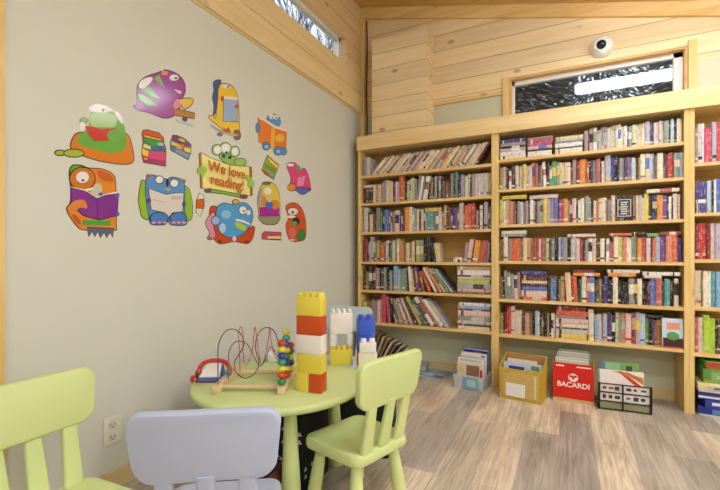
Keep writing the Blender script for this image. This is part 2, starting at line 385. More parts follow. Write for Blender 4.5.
# ------------------------------------------------------------------ bookcases
def bookcase(x0, x1, shelves, label):
    t = tag(empty('bookcase', ((x0 + x1) / 2, YF, 0)), label, 'bookcase', 'pine bookcases along the back wall')
    w = (x1 - x0) / 2; D = WB - YF - .002; top = 2.111; p = .028
    for s in (-1, 1):
        m = MB(); m.box((min(s * w, s * (w - p)) + (.0005 if s < 0 else -.0005) * 0, 0, 0.001), (max(s * w, s * (w - p)), D, top)); m.obj('side_panel', PINE_Z, t, smooth=False)
    for z in shelves:
        m = MB(); m.slab(rrect(2 * (w - p) - .0006, D - .014, .001, 1), z - .024, z, .002, 0, Matrix.Translation((0, (D - .014) / 2 + .004, 0))); m.obj('shelf', PINE, t, smooth=False)
    m = MB(); m.box((-w + p, D - .008, min(shelves) - .02), (w - p, D - .001, top)); m.obj('back_panel', PINE_BACK, t, smooth=False)
    return t
XA, XB, XC, XD = -1.8195, -.538, .756, 2.05
SH1 = [1.868, 1.600, 1.320, 1.036, .763, .455]
SH2 = [1.892, 1.645, 1.352, 1.050, .735, .442]
SH3 = [1.734, 1.390, 1.070, .742, .424]
bookcase(XA, XB - .0005, SH1, 'tall pine bookcase in the room corner, its top shelf full of slanting thin books')
bookcase(XB + .0005, XC - .0005, SH2, 'tall pine bookcase below the high window with tightly packed shelves')
bookcase(XC + .0005, XD, SH3, 'pine bookcase at the photo edge with board games at its foot')

# ------------------------------------------------------------------ books
PAL = {'k': ((34, 30, 32), 'black'), 'K': ((74, 70, 72), 'charcoal'), 'db': ((78, 54, 46), 'dark brown'), 'br': ((128, 92, 68), 'brown'), 'tn': ((202, 166, 122), 'tan'),
 'be': ((220, 202, 174), 'beige'), 'cr': ((240, 228, 200), 'cream'), 'wh': ((240, 234, 230), 'white'), 'lg': ((206, 200, 198), 'pale grey'), 'gy': ((158, 152, 152), 'grey'),
 'lv': ((184, 178, 194), 'lavender'), 'pu': ((122, 72, 146), 'purple'), 'in': ((62, 50, 128), 'indigo'), 'nv': ((42, 46, 84), 'navy'), 'bl': ((84, 112, 190), 'blue'),
 'sb': ((136, 176, 222), 'sky blue'), 'pb': ((184, 206, 222), 'pale blue'), 'te': ((84, 156, 158), 'teal'), 'gg': ((140, 156, 138), 'grey-green'), 'gn': ((86, 156, 82), 'green'),
 'dg': ((42, 76, 56), 'dark green'), 'pg': ((198, 212, 166), 'pale green'), 'yg': ((196, 204, 98), 'yellow-green'), 'lm': ((176, 214, 58), 'lime'), 'ol': ((140, 126, 76), 'olive'),
 'ye': ((230, 206, 96), 'yellow'), 'or': ((236, 150, 64), 'orange'), 'ta': ((218, 92, 54), 'orange-red'), 'rd': ((200, 50, 52), 'red'), 'dr': ((134, 36, 40), 'dark red'),
 'ma': ((94, 34, 50), 'maroon'), 'pk': ((230, 198, 188), 'pink'), 'sa': ((222, 138, 112), 'salmon'), 'ro': ((180, 84, 90), 'rose'), 'cm': ((214, 44, 94), 'crimson'),
 'mv': ((172, 142, 140), 'mauve'), 'mg': ((184, 70, 150), 'magenta'), 'pe': ((240, 202, 166), 'peach')}
PAL = {k: (tuple(int(v * .92 + g * .08) for v, g in zip(c, (205, 190, 165))) if k not in ('k', 'K', 'db', 'nv', 'ma', 'dg') else c, n) for k, (c, n) in PAL.items()}
def bm_(c):
    nm = 'book_' + PAL[c][1].replace(' ', '_').replace('-', '_')
    if nm in MC: return MC[nm]
    m = mat(nm, PAL[c][0], 0.42, 0.07, 25)
    nt = m.node_tree; N = nt.nodes; L = nt.links; b = N['Principled BSDF']           # printed jackets: blotchy title / picture areas
    src = b.inputs['Base Color'].links[0].from_socket
    geo = N.new('ShaderNodeNewGeometry'); mp = N.new('ShaderNodeMapping'); mp.inputs['Scale'].default_value = (95, 25, 34); L.new(geo.outputs['Position'], mp.inputs['Vector'])
    nz = N.new('ShaderNodeTexNoise'); nz.inputs['Scale'].default_value = 1.0; nz.inputs['Detail'].default_value = 2; L.new(mp.outputs['Vector'], nz.inputs['Vector'])
    rr = N.new('ShaderNodeValToRGB'); rr.color_ramp.elements[0].position = .53; rr.color_ramp.elements[0].color = (0, 0, 0, 1); rr.color_ramp.elements[1].position = .64; rr.color_ramp.elements[1].color = (.34, .34, .34, 1)
    L.new(nz.outputs['Fac'], rr.inputs['Fac'])
    mx = N.new('ShaderNodeMix'); mx.data_type = 'RGBA'; mx.inputs[7].default_value = rgb((96, 70, 62) if c in LIGHT or c in ('gy', 'gg', 'or', 'sa', 'sb', 'mv') else (222, 204, 178))
    L.new(rr.outputs['Color'], mx.inputs[0]); L.new(src, mx.inputs[6]); L.new(mx.outputs[2], b.inputs['Base Color'])
    return m
LIGHT = {'be', 'cr', 'wh', 'lg', 'pb', 'pg', 'pk', 'pe', 'yg', 'ye', 'tn', 'lv', 'lm'}
def book_mesh(mb, t, h, d, mats, M=None, bands=True):
    """local: spine face towards -Y, thickness along X, foot at z=0; mats=(cover,pages,band) indices"""
    c, pg, bd = mats; b = min(.0022, t * .25); e = .0025 if t > .012 else .0012; bul = min(.003, t * .12)
    lv_ = [0, h]; bi = [c]
    if bands and t > .006:
        st = random.random()
        if st < .26: lv_ = [0, h * .1, h * .18, h]; bi = [c, bd, c]
        elif st < .40: a = random.uniform(.35, .5); q = random.uniform(.7, .85); lv_ = [0, h * a, h * q, h]; bi = [c, bd, c]
        elif st < .58: lv_ = [0, h * .12, h * .16, h * .8, h * .84, h]; bi = [c, bd, c, bd, c]
        
    xs = [-t / 2, -t * .3, 0, t * .3, t / 2]
    fr = [-bul * (1 - (2 * x / t) ** 2) + bul for x in xs]
    vs = [(x, y, z) for z in lv_ for x, y in zip(xs, fr)]; fs = []; fm = []
    for k in range(len(lv_) - 1):
        for i in range(4): fs.append((k * 5 + i, k * 5 + i + 1, k * 5 + 6 + i, k * 5 + 5 + i)); fm.append(bi[k])
    n = len(vs); ys = bul + .003
    vs += [(-t / 2, ys, 0), (t / 2, ys, 0), (-t / 2, ys, h), (t / 2, ys, h)]
    q = (len(lv_) - 1) * 5
    fs += [(q, q + 1, q + 2, q + 3, q + 4, n + 3, n + 2), (4, 3, 2, 1, 0, n, n + 1)]; fm += [c, c]
    mb.add(vs, fs, fm, M)
    mb.box((-t / 2, bul, 0), (-t / 2 + b, d, h), c, M); mb.box((t / 2 - b, bul, 0), (t / 2, d, h), c, M)
    mb.box((-t / 2 + b * .9, ys - .002, e), (t / 2 - b * .9, d - e, h - e), pg, M)

BOOKS = []          # dicts with placement in metres
def rect(cx_, z0, t, h, a):
    """corners in the X/Z plane of a book whose lower contact corner stands at cx_"""
    ca, sa = math.cos(a), math.sin(a)
    if a >= 0: o = (cx_ - t * ca, z0 + t * sa)
    else: o = (cx_, z0)
    ex, ez = (ca, -sa), (sa, ca)
    return [(o[0] + ex[0] * u * t + ez[0] * v * h, o[1] + ex[1] * u * t + ez[1] * v * h) for u, v in ((0, 0), (1, 0), (1, 1), (0, 1))]
def sat(A, B):
    for P in (A, B):
        for i in range(2):
            n = (P[i + 1][1] - P[i][1], P[i][0] - P[i + 1][0])
            a = [p[0] * n[0] + p[1] * n[1] for p in A]; b_ = [p[0] * n[0] + p[1] * n[1] for p in B]
            if max(a) <= min(b_) + 1e-7 or max(b_) <= min(a) + 1e-7: return False
    return True
CASES = {1: ('corner bookcase', XA, XB), 2: ('middle bookcase', XB, XC), 3: ('end bookcase', XC, XD)}
def shelf_row(case, si, zs, spec, ymin=3.598, gap_top=.24):
    _, cx0, cx1 = CASES[case]; lim = (cx0 + .029, cx1 - .029)
    toks = spec.split(); x = x_at(float(toks[0])); px = float(toks[0]); prev = []; flats = []; pend = x
    x = max(x, lim[0]); row = []
    for tk in toks[1:]:
        q = tk.split(':')
        if q[0] == '_': px = float(q[1]); x = max(x, x_at(px)); continue
        if q[0] == 'F': flats.append(q); continue
        if q[0] == 'S':
            xe = x_at(float(q[1])); wid = xe - x - .004; xs0 = x + .002; z = zs
            sc = depth(xs0, 3.6) / FPX
            for ly in q[2].split('|'):
                c, hp = ly.split(','); t = float(hp) * sc * .97
                w = wid * random.uniform(.93, 1.0); off = random.uniform(0, wid - w)
                row.append(dict(case=case, si=si, c=c, kind='stack', x=xs0 + off, z=z + .0003, t=t, h=w, d=random.uniform(.16, .2), y=ymin + random.uniform(0, .012)))
                z += t + .0006
            prev = [[(xs0, zs), (xs0 + wid, zs), (xs0 + wid, z), (xs0, z)]]; x = xe; px = float(q[1]); continue
        c = q[0]; pe = float(q[1]); hp = float(q[2]); a = R(float(q[3])) if len(q) > 3 else 0.0
        w = x_at(pe) - x_at(px); t = max(.004, w * math.cos(a) - .0007); px = pe
        xx = x + w if a >= 0 else x
        h = min(hp * depth(x, 3.6) / FPX, (gap_top - t * abs(math.sin(a))) / max(.3, math.cos(a)) - .004)
        if a >= 0: xx = x + max(w, t * math.cos(a)) 
        for _ in range(400):
            P = rect(xx, zs + .0003, t, h, a)
            if min(p[0] for p in P) < lim[0]: xx += .001; continue
            if any(sat(P, o) for o in prev[-4:]): xx += .0006; continue
            break
        if max(p[0] for p in P) > lim[1]: continue
        prev.append(P)
        x = xx if a >= 0 else xx + t * math.cos(a)
        if a > 0: x = xx
        row.append(dict(case=case, si=si, c=c, kind='up', P=P, a=a, t=t, h=h, d=random.uniform(.13, .19), y=ymin + random.uniform(0, .022)))
    for q in flats:
        xa_, xb_ = x_at(float(q[1])), x_at(float(q[2])); t = float(q[4]) * depth(xa_, 3.6) / FPX * .9
        z = zs
        for r in row:
            xs = [p[0] for p in r['P']] if 'P' in r else [r['x'], r['x'] + r['h']]
            if min(xs) < xb_ and max(xs) > xa_: z = max(z, max(p[1] for p in r['P']) if 'P' in r else r['z'] + r['t'])
        xb_ = min(xb_, lim[1])
        row.append(dict(case=case, si=si, c=q[3], kind='flat', x=xa_, z=z + .0008, t=min(t, zs + gap_top - z - .002), h=xb_ - xa_, d=.14, y=ymin + .004))
    BOOKS.extend(r for r in row if r['t'] > .003)

# --- corner bookcase
lean = ['pk', 'be', 'mv', 'cr', 'pe', 'be', 'ol', 'cr', 'pk', 'cr', 'be', 'pb', 'be', 'br', 'pk', 'mv', 'be', 'pe', 'cr', 'pk', 'cr', 'tn', 'be', 'mv', 'pb', 'or', 'pe', 'cr', 'ol', 'be', 'tn', 'pk', 'mv', 'cr', 'gy', 'be', 'pe', 'pk', 'db', 'cr', 'mv', 'br', 'pk', 'pe']
s = '363 gy:366.5:18 lg:369.5:18'; px = 369.5
for i, c in enumerate(lean):
    px += 2.2 + (.9 if i % 3 == 0 else 0) + .008 * i
    if px > 483.5: break
    s += f' {c}:{px:.1f}:{21.5 + i * .09 + (i * 7 % 5) * .35:.1f}:{44 - i * .28:.1f}'
shelf_row(1, 0, SH1[0], s, gap_top=.222)
shelf_row(1, 1, SH1[1], '363 db:366:15.5 K:368:15.5 K:370:15.5 db:372.3:15.5 cr:374.5:18.5 tn:378:18.5 be:380.5:18.5 lv:382:20 mv:384:21 gy:386:22 cr:388:22 be:391:21 pe:392.5:20 ma:393.5:20 pu:395:20 wh:397:20 lv:398.5:19 ta:402.8:26 tn:404.5:20 db:406.5:19 cr:409:20 pg:411:21 pg:414:22.5 gy:416.5:21 gy:418:25:6 wh:420.5:24:8 gy:422:22:7 wh:426:23.5:10 ma:427.5:16 ol:429.5:19 k:431:18 lv:434:23 db:435.5:21 mv:437.5:23 k:439:20 tn:441:18 K:443:17 br:445:16 db:447:20 mv:450:25 k:451.5:20 te:454:26 nv:455.5:20 ma:457:22 lv:460:23 gy:461.5:21 cr:464:21 pg:467:23 k:468:20 mv:471:23 lg:474:23 lg:477:23 wh:479.5:23 be:481:23 pk:482.5:23 lg:484.5:23 be:487:23 be:489:24 mv:491.4:23 F:364:372:pk:3', gap_top=.24)
shelf_row(1, 2, SH1[2], '363 lg:367.5:25 k:369:20 pe:372:18 br:374:19 db:375.5:17 gg:379:24 nv:380.2:20 te:381.6:20 ma:383:12 nv:384.2:18 bl:388.5:22 nv:389.6:20 pb:391.5:20 br:393:19 mv:395:20 pk:399:21 in:400.3:18 pu:402.3:18 ma:404.5:21 or:409:24 cr:411.5:24 lv:414:22 gy:416:22 cr:418.7:22 K:420:20 be:423:22 ma:424.6:21 lv:427:19 te:430:19 te:432.5:19 gg:434:19 ol:435.3:19 bl:438:19 be:440:19 cr:441.2:19 mv:443.6:19 tn:446:25 ma:448.4:23 br:451:22 k:452.2:20 in:455:22 pu:457:22 br:458.6:22 lg:463:27 K:464.2:20 ta:467.5:24 sa:471:26 rd:474.5:26 ma:476:22 mv:478:19 k:479.2:20 cr:482.5:24 k:484:21 lv:487.5:27 br:489:21 gg:490.5:23 F:425:441:ye:4', gap_top=.248)
shelf_row(1, 3, SH1[3], '363 dr:367:22 k:368.4:20 lv:370:20 lv:373.2:25 br:375:24 ol:376.6:20 yg:379:21 br:380.2:20 ta:383.6:19 ol:385:20 wh:388.4:21 dg:389.8:19 gg:392:19 pg:395:21 br:396.2:18 pe:398.6:23 tn:401:21 or:404:20 br:405.5:20 be:409:19 ol:411:19 pe:414:21 dg:415.5:23 yg:419.5:22 gg:423:22 ma:424.6:24 k:427:25 k:430:25 k:433.5:20:-6 be:438:19:-8 _:453 S:462.8:wh,2.6|cr,2.6 _:462.9 mv:466:20:7 pk:470.5:23:8 ma:472:22:8 or:477:22:8 ol:478.6:21:8 ta:482:22:8 ro:485.4:22:7 lv:487:20:6 k:488.6:23:4 be:490.4:20:3', gap_top=.256)
shelf_row(1, 4, SH1[4], '363 db:366:21 ol:368.5:18 db:372:24 ma:375.5:24 mv:378.8:22 k:380.2:20 K:383.4:22 gg:386:23 k:389:22 gy:391.5:20 K:393:19 sb:397.5:25 be:400:22 te:402:21 gg:404.2:23 gg:406.2:23 k:407.6:22 cr:410.5:25:-4 pe:412.5:23:-5 ma:414.2:25:-6 pu:416.4:25:-7 dr:418:20:-9 br:420:21:-12 ta:423.5:22:-20 cr:426.5:27:-28 sa:429.5:29:-32 be:431.6:28:-34 gn:434.6:29:-36 lv:437.2:29:-38 K:439:27:-39 _:456.5 S:491.5:br,2.2|pk,3.2|lv,4.6|yg,4.6|lg,2.6|ma,1.6|wh,5|tn,4', gap_top=.245)
shelf_row(1, 5, SH1[5], '363 ye:366:19 ol:369:18 br:371:19 mv:374.5:22 gy:377:21 pk:380:22 mv:381.5:24 cm:385.5:29 ro:388:26:-6 k:389.6:24:-8 be:391.4:25:-12 br:393:24:-14 pg:394.6:25:-16 mv:396.4:26:-18 pk:398.8:27:-20 mv:400.4:26:-22 pk:402.8:28:-24 br:404.4:27:-26 db:405.8:28:-27 yg:409.6:31:-29 br:411.6:28:-31 te:413.4:29:-32 K:415:28:-33 wh:419.5:33:-34 rd:421:32:-35 be:423.4:32:-35 wh:426.8:32:-36 be:428.6:32:-37 lv:431:31:-37 _:457 S:491.5:cr,3.8|K,1.8|lg,3.2|gg,4.6|pk,5.6|dr,1.6|sb,3|wh,3', gap_top=.28)
# --- middle bookcase
shelf_row(2, 0, SH2[0], '499.5 S:526:cr,4|wh,4|lv,3|k,2.2|gy,3.2|in,3.6 _:527.2 S:553.3:wh,5.8|K,1.6|be,3|mg,3.6|ro,3.6|mv,2 _:554.4 S:584:cr,5.4|K,1.4|wh,4.6|gy,1.6|be,4.6 mv:588:21 ma:589.6:21 pk:593:23 wh:597:23 mv:598.6:20 lv:601.2:21 gy:603.6:23 lv:607:23 be:610:22 lg:613:23 cr:615.4:24 pg:618:23.5 cr:621:24 cr:624:22 wh:627:22 K:628.4:20 gy:631.6:21 pg:636:22 be:639.4:22 pe:642:23 cr:645:23 lv:650:24 in:653.6:23 be:656:22 lg:659:23 pk:661.6:23.5 wh:664:23.5 gg:669:23 k:670.6:22 pb:674:24 k:677:22 cr:680:24 be:682:23', gap_top=.216)
shelf_row(2, 1, SH2[1], '499.5 ol:502.4:22 pk:505.2:23 mv:507.2:22 k:508.8:20 wh:511.2:18 K:514.6:23 pk:518.4:23:-2 cr:522:23 ye:525.4:24 lv:528:22 pe:531:23 tn:534:25 ro:537:24 br:539.6:22 gy:541.2:21 wh:544.6:25:-3 ma:547.4:24 te:549.6:20 gn:554.4:25 gg:557.2:24 be:560:23 cr:562.6:23 pe:565.2:23 cr:568.2:23 br:570.2:20 mv:574.4:25 dr:577.4:23 or:584.5:25 ta:586.6:22 k:588.4:22 K:591:23 gy:594:23 ro:598:24 k:599.4:20 cr:602.6:22 lv:608.4:27 in:612.6:25 nv:615:26 k:617:24 gy:620:24 gy:622.4:24 K:624.8:24 pu:629:24 pb:632:23 be:633.6:23 db:635.6:22 ol:638:23 cr:643:26 pe:647:26 pb:651.8:26 br:654.8:23 cr:661:26 ma:665.8:25 rd:671.4:26 gg:675:25 te:677.6:25 lv:680.6:25 k:682:22', gap_top=.221)
shelf_row(2, 2, SH2[2], '499.5 yg:502.6:25 cr:505.4:24 be:509.2:25 sa:512.6:23 br:515.4:23 k:517:20 gy:520:23 lg:523:22 mv:525.2:22 gy:528.2:23 K:529.6:20 wh:533:24 lg:535.4:23 k:536.6:22 gy:539.6:23 lg:543:24 ye:547.4:25 lv:550:24 mv:553.4:25 bl:557.6:25 ma:559.4:23 mg:563.4:23 or:567.6:24 mv:570:22 ma:572.2:21 pk:576.2:24 k:578 :20 wh:580.2:22 cr:584.2:24 gg:588.6:26 gy:591:24 k:593.4:24 pe:596:21 sa:598.2:21 be:602.4:23 cr:606.6:24 br:608.4:22 gy:611.4:22 pk:615.4:26 k:633.4:25 tn:636 :25 pe:638.2:25 lv:642:25 be:644.4:23 ye:649:27 K:652.2:24 nv:657.2:25 or:663:25 pu:667.6:24 K:669:22 wh:672:23 k:673.2:22 cr:678:26 pk:680.4:25 F:502:526.6:ye:4 F:529.5:558:pk:4 F:646.5:679.5:cr:4'.replace(' :', ':'), gap_top=.265)
shelf_row(2, 3, SH2[3], '499.5 br:503.4:22 cr:507.6:24 be:509.4:22 gy:511.4:22 ta:519.8:22.5 ol:522.8:22 pe:527:23.5 tn:530:23 sa:533:23 br:536:23 rd:539:23.5 wh:540.6:22 ro:543:23 ol:546:23 be:549.4:23 K:551.6:22 gg:554.4:23 k:558.4:24 lv:560.4:24 bl:562.6:24 gy:567.4:24 k:571:22 lg:576:24 pk:579.6:23 ro:583:22 ma:585.2:21 gy:588.2:22 wh:592.4:23 pk:596.4:23 db:600.2:22 cr:604.6:23 k:606 :22 wh:609.2:23 ro:613.6:20 cr:618.4:25 yg:622.4:25 sa:627:25 cr:631.6:24 gg:637.4:26 or:641.6:24 ro:646.4:25 pk:651:24 k:652.4:22 ta:655.2:24 lv:660:25 pu:666:25.5 sa:672:26.5 ta:677.8:26.5 in:681.4:24 F:501:525.5:gy:3 F:501.5:526.5:cr:3.6 F:567.6:595.6:pk:3.6 F:609:632:ta:3 F:633:646:k:4 F:647:659:gn:4 F:660:681:dr:4'.replace(' :', ':'), gap_top=.272)
shelf_row(2, 4, SH2[4], '499.5 br:502.2:22 k:504:22 gg:507 :28:-2 gg:510.4:27:-2 gy:513.6:25:-2 pk:517:24:-2 mv:520.2:27:-2 S:547.6:ta,3|pk,6.8|bl,3.6|db,3.2|cr,3|dr,2.4|K,3|in,4 _:548 ma:550.8:24 te:552.8:23 bl:556.6:24 k:558.4:22 br:560.4:22 tn:564.8:25 pe:570.4:29:-3 dr:572.6:26:-3 ta:576.8:26:-3 dg:580.2:23 cr:585.4:26 ro:588:25 bl:593:26 k:595:23 K:597.2:24 ol:600.6:24 k:602.2:22 in:606.6:27 nv:609:24 k:611.4:24 cr:616.6:27 k:619.6:24 k:627.4:22 gy:632.2:26 db:636:26 cr:640.8:26 k:645:25 ma:648.8:24 bl:653.8:27 ro:660.4:27 dg:663:25 te:668.6:27 k:672.4:25 be:677:28 ye:681.8:27 F:573:600:or:3.4 F:573.6:594:dr:3 F:608:636:or:4 F:644:662:be:3 F:607.5:640:cr:3.4 F:643:680.5:wh:4'.replace(' :', ':'), gap_top=.289)
shelf_row(2, 5, SH2[5], '499.5 ol:502.4:20 k:504:20 dr:506.4:22 rd:510.4:27 pk:514.2:28 be:518 :24 cr:521.4:24 db:524.6:22 tn:528.8:22 br:532 :22 k:534.6:23 pb:537.4:25 wh:539:24 k:541.2:22 br:543.4:22 k:546.4:23 ol:549 :24 k:551:22 cr:553.2:24 lg:555.2:24 S:588.6:ye,4.4|lg,5|K,1.6|cr,4|pk,5|mv,3|ta,5|dr,5 cr:594:31 sb:597.6:26:-2 lg:602:27:-2 lv:606.6:28 in:611.4:28 k:615:26 pg:618:30 gg:621.4:30 sa:625:30 pk:631:30 dr:635.4:31 lv:640:32 pb:645:31 gn:649 :27 k:652.6:26 pu:655.2:25 ol:657.6:25 or:663.4:26 br:667 :26 mv:672:25 db:677:25 F:646.5:666:k:3.6'.replace(' :', ':'), ymin=3.632, gap_top=.266)
# --- end bookcase
shelf_row(3, 0, SH3[0], '695.6 mv:698.2:36 lg:703 :40 wh:705:40 cm:710:35 ro:712:36 lv:716.6:40 rd:721.5:40 pk:726:39 in:731:38 cr:737:38 br:744:36 bl:750:37'.replace(' :', ':'), gap_top=.31)
shelf_row(3, 1, SH3[1], '695.4 S:707.2:in,10|wh,4|in,18 pb:712:32 k:714 :32 wh:716.4:33 bl:722:34 pb:728:33 gg:734:32 cr:740:30'.replace(' :', ':'), gap_top=.31)
shelf_row(3, 2, SH3[2], '695.4 dr:699:35 rd:703 :36 rd:707:36 dr:711:35 pk:715.6:36 lv:721:36 be:727:35 br:734:33 K:741:32'.replace(' :', ':'), gap_top=.29)
shelf_row(3, 3, SH3[3], '695.4 be:702:36 ol:703.6:34 cr:707:36 wh:711.4:36 te:716.6:36 sb:721:36 lg:727:35 br:733:34 cr:741:34'.replace(' :', ':'), gap_top=.29)
shelf_row(3, 4, SH3[4], '695.4 ro:698.6:35 pk:703.4:35 lm:710:38 lm:716:35 k:717.4:32 db:722:34 tn:728:34 gy:735:33'.replace(' :', ':'), gap_top=.29)

def pxarea(r):
    x = r['P'][0][0] if 'P' in r else r['x']
    k = FPX / depth(x, 3.6); vis = 1.0
    if x_at(720) < x: vis = 0.02
    return r['t'] * r['h'] * k * k * vis
order = sorted(range(len(BOOKS)), key=lambda i: -pxarea(BOOKS[i]))
keep = set(order[:300])
ORD = ['first', 'second', 'third', 'fourth', 'fifth', 'sixth', 'seventh', 'eighth', 'ninth', 'tenth', 'eleventh', 'twelfth', 'thirteenth', 'fourteenth', 'fifteenth']
SHN = ['top shelf', 'second shelf', 'third shelf', 'fourth shelf', 'fifth shelf', 'sixth shelf']
cnt = {}; tot = {}
def keyx(r): return (r['P'][0][0] + r['P'][1][0]) / 2 if 'P' in r else r['x']
def posture(r): return 'up' if r['kind'] == 'up' else r['kind']
idx = sorted(range(len(BOOKS)), key=lambda i: (BOOKS[i]['case'], BOOKS[i]['si'], keyx(BOOKS[i]), -BOOKS[i]['z'] if 'z' in BOOKS[i] else 0))
for i in idx:
    r = BOOKS[i]; k = (r['case'], r['si'], r['c'], posture(r)); tot[k] = tot.get(k, 0) + 1; r['n'] = tot[k]
mass = MB(); mass_m = []; NB = 0
for i, r in enumerate(BOOKS):
    if r['kind'] == 'up':
        P = r['P']; a = r['a']; mid = ((P[0][0] + P[1][0]) / 2, (P[0][1] + P[1][1]) / 2)
        loc = Vector((mid[0], r['y'], mid[1])); rot = (0, a, 0)
    else:
        loc = Vector((r['x'], r['y'], r['z'] + r['t'] / 2)); rot = (0, R(90), 0)
    band = random.choice(['wh', 'cr', 'k', 'ye', 'be', 'rd', 'nv']) if r['c'] in LIGHT else random.choice(['cr', 'wh', 'ye', 'be', 'lg', 'tn'])
    if r['c'] in LIGHT and random.random() < .4: band = random.choice(['br', 'K', 'ro', 'bl', 'gg'])
    case, shelf = CASES[r['case']][0], SHN[r['si']]
    col = PAL[r['c']][1]
    if i in keep:
        mb = MB(); book_mesh(mb, r['t'], r['h'], r['d'], (0, 1, 2), bands=r['t'] < .09)
        o = mb.obj('book', [bm_(r['c']), PAGES, bm_(band)], None, loc, rot, smooth=False)
        k = (r['case'], r['si'], r['c'], posture(r)); n = tot[k]
        thick = 'slim' if r['t'] < .022 else ('thick' if r['t'] > .038 else 'medium')
        what = {'up': 'book', 'stack': 'stacked book', 'flat': 'book lying flat'}[r['kind']]
        if r['kind'] == 'up' and abs(r['a']) > .2: what = 'slanting book'
        kind_ = {'up': 'standing ', 'stack': 'stacked ', 'flat': 'flat '}[r['kind']]
        if r['kind'] == 'up' and r['case'] == 1 and r['si'] == 0: kind_ = ''
        if n == 1: lab = f"{thick} {col} {what}, the only {kind_}{col} one, {shelf}, {case}"
        else: lab = f"{thick} {col} {what}, {ORD[r['n'] - 1]} {kind_}{col} from the corner, {shelf}, {case}"
        tag(o, lab, 'book', f'books on the {shelf} of the {case}'); NB += 1
        if r['c'] == 'k' and r['t'] > .09:
            o['label'] = 'very thick black book with white framed lettering block, third shelf, middle bookcase'
            m = MB(); w, h = r['t'], r['h']; f0, f1, f2 = -.001, .0008, .004
            for zz in (.18, .84): m.box((-w * .36, f0, h * zz), (w * .36, f1, h * zz + f2))
            for xx in (-.36, .36): m.box((w * xx - f2 / 2, f0, h * .18), (w * xx + f2 / 2, f1, h * .84 + f2))
            for j in range(6): m.box((-w * .2, f0, h * (.27 + j * .09)), (w * (.16 + .05 * (j % 2)), f1, h * (.27 + j * .09) + .008))
            m.obj('spine_label', bm_('wh'), o, smooth=False)['label'] = 'white frame and lines on the black spine'
    else:
        sl = []
        for c in (r['c'], band):
            m_ = bm_(c)
            if m_ not in mass_m: mass_m.append(m_)
            sl.append(mass_m.index(m_))
        M = Matrix.Translation(loc) @ Matrix.Rotation(rot[1], 4, 'Y')
        book_mesh(mass, r['t'], r['h'], r['d'], (sl[0], 999, sl[1]), M)
mass_m.append(PAGES); mass.m = [len(mass_m) - 1 if k == 999 else k for k in mass.m]
tag(mass.obj('shelf_books', mass_m, smooth=False), 'narrow books filling the gaps between the wider books on all three bookcases', 'books', None, 'stuff')

# ------------------------------------------------------------------ children's chairs and table
LIME = mat('lime_plastic', (210, 222, 151), 0.38, 0.015, 3, 0.45)
PBLUE = mat('pale_blue_plastic', (182, 190, 214), 0.38, 0.015, 3, 0.45)
PSKY = mat('ice_blue_plastic', (196, 212, 218), 0.38, 0.015, 3, 0.45)
def chair(x, y, face, m, label, group):
    """face = heading of the sitter in degrees; local +Y is the front"""
    t = tag(empty('childs_chair', (x, y, 0), R(face - 90)), label, 'chair', group)
    b = MB(); rs = []
    for k, (d, z) in enumerate([(.012, .252), (.003, .256), (0, .264), (0, .288), (.004, .297), (.012, .3005), (.03, .3), (.06, .294), (.10, .290)]):
        o = rrect(.365 - 2 * d, .335 - 2 * d, max(.012, .05 - d * .4)); rs.append([(p[0] * (1 - .06 * (p[1] < 0)), p[1] + .008, z) for p in o])
    b.rings(rs); b.obj('seat', m, t)
    tilt = R(8)
    M = Matrix.Translation((0, -.142, .30)) @ Matrix.Rotation(tilt, 4, 'X')
    b = MB(); o = []
    for px_, pz in rrect(.39, .197, .048, 6):
        o.append((px_ * (1.0 + .05 * pz / .10), pz))
    # panel: outline in x/z, thickness in y, gently curved
    rs = []
    for d, yy in ((.010, -.017), (.003, -.0145), (0, -.010), (0, .010), (.003, .0145), (.010, .017)):
        rs.append([(px_ * (1 - 2 * d / .39), yy - .018 * (1 - (px_ / .195) ** 2), pz * (1 - 2 * d / .197) + .293) for px_, pz in o])
    b.rings(rs, 0, M); b.obj('backrest', m, t)
    for sx in (-1, 0, 1):
        b = MB(); rs = []
        for k in range(7):
            f = k / 6; w = .066 - .018 * f; cx_ = sx * (.103 + .008 * f); yo = -.018 * (1 - (cx_ / .195) ** 2) * f
            rs.append([(cx_ + px_ , py_ + yo, -.02 + .232 * f) for px_, py_ in rrect(w, .024, .009, 3)])
        b.rings(rs, 0, M); b.obj('back_slat', m, t)
    for sx in (-1, 1):
        for sy in (-1, 1):
            b = MB(); rs = []
            for z, r in ((0.0, .028), (.004, .0325), (.08, .0315), (.17, .027), (.254, .0215)):
                k = 1 - z / .254; ox, oy = sx * (.115 + .03 * k), .008 + sy * (.108 + .028 * k)
                rs.append([(ox + r * math.cos(2 * math.pi * i / 20), oy + r * math.sin(2 * math.pi * i / 20), z) for i in range(20)])
            b.rings(rs); b.obj('leg', m, t)
    return t
CG = "children's plastic chairs round the table"
chair(-.833, 1.64, 163, LIME, 'lime green plastic child chair pulled up to the table, whole chair in view', CG)
chair(-.975, .960, 124, PBLUE, 'lavender blue plastic child chair in front of the round table', CG)
chair(-1.403, .735, 0, LIME, 'lime green plastic child chair against the wall below the socket', CG)
chair(-1.55, 2.73, 276, PSKY, 'ice blue plastic child chair behind the toy bricks, only its back showing', CG)
TX, TY, TZ = -1.29, 1.67, .48
t = tag(empty('childs_table', (TX, TY, 0)), 'round lime green plastic child table covered with toys', 'table')
b = MB()
b.lathe([(.30, .440), (.36, .437), (.402, .440), (.414, .446), (.421, .456), (.421, .468), (.417, .4755), (.409, .48), (.2, .48), (.05, .48)], 64); b.obj('tabletop', LIME, t)
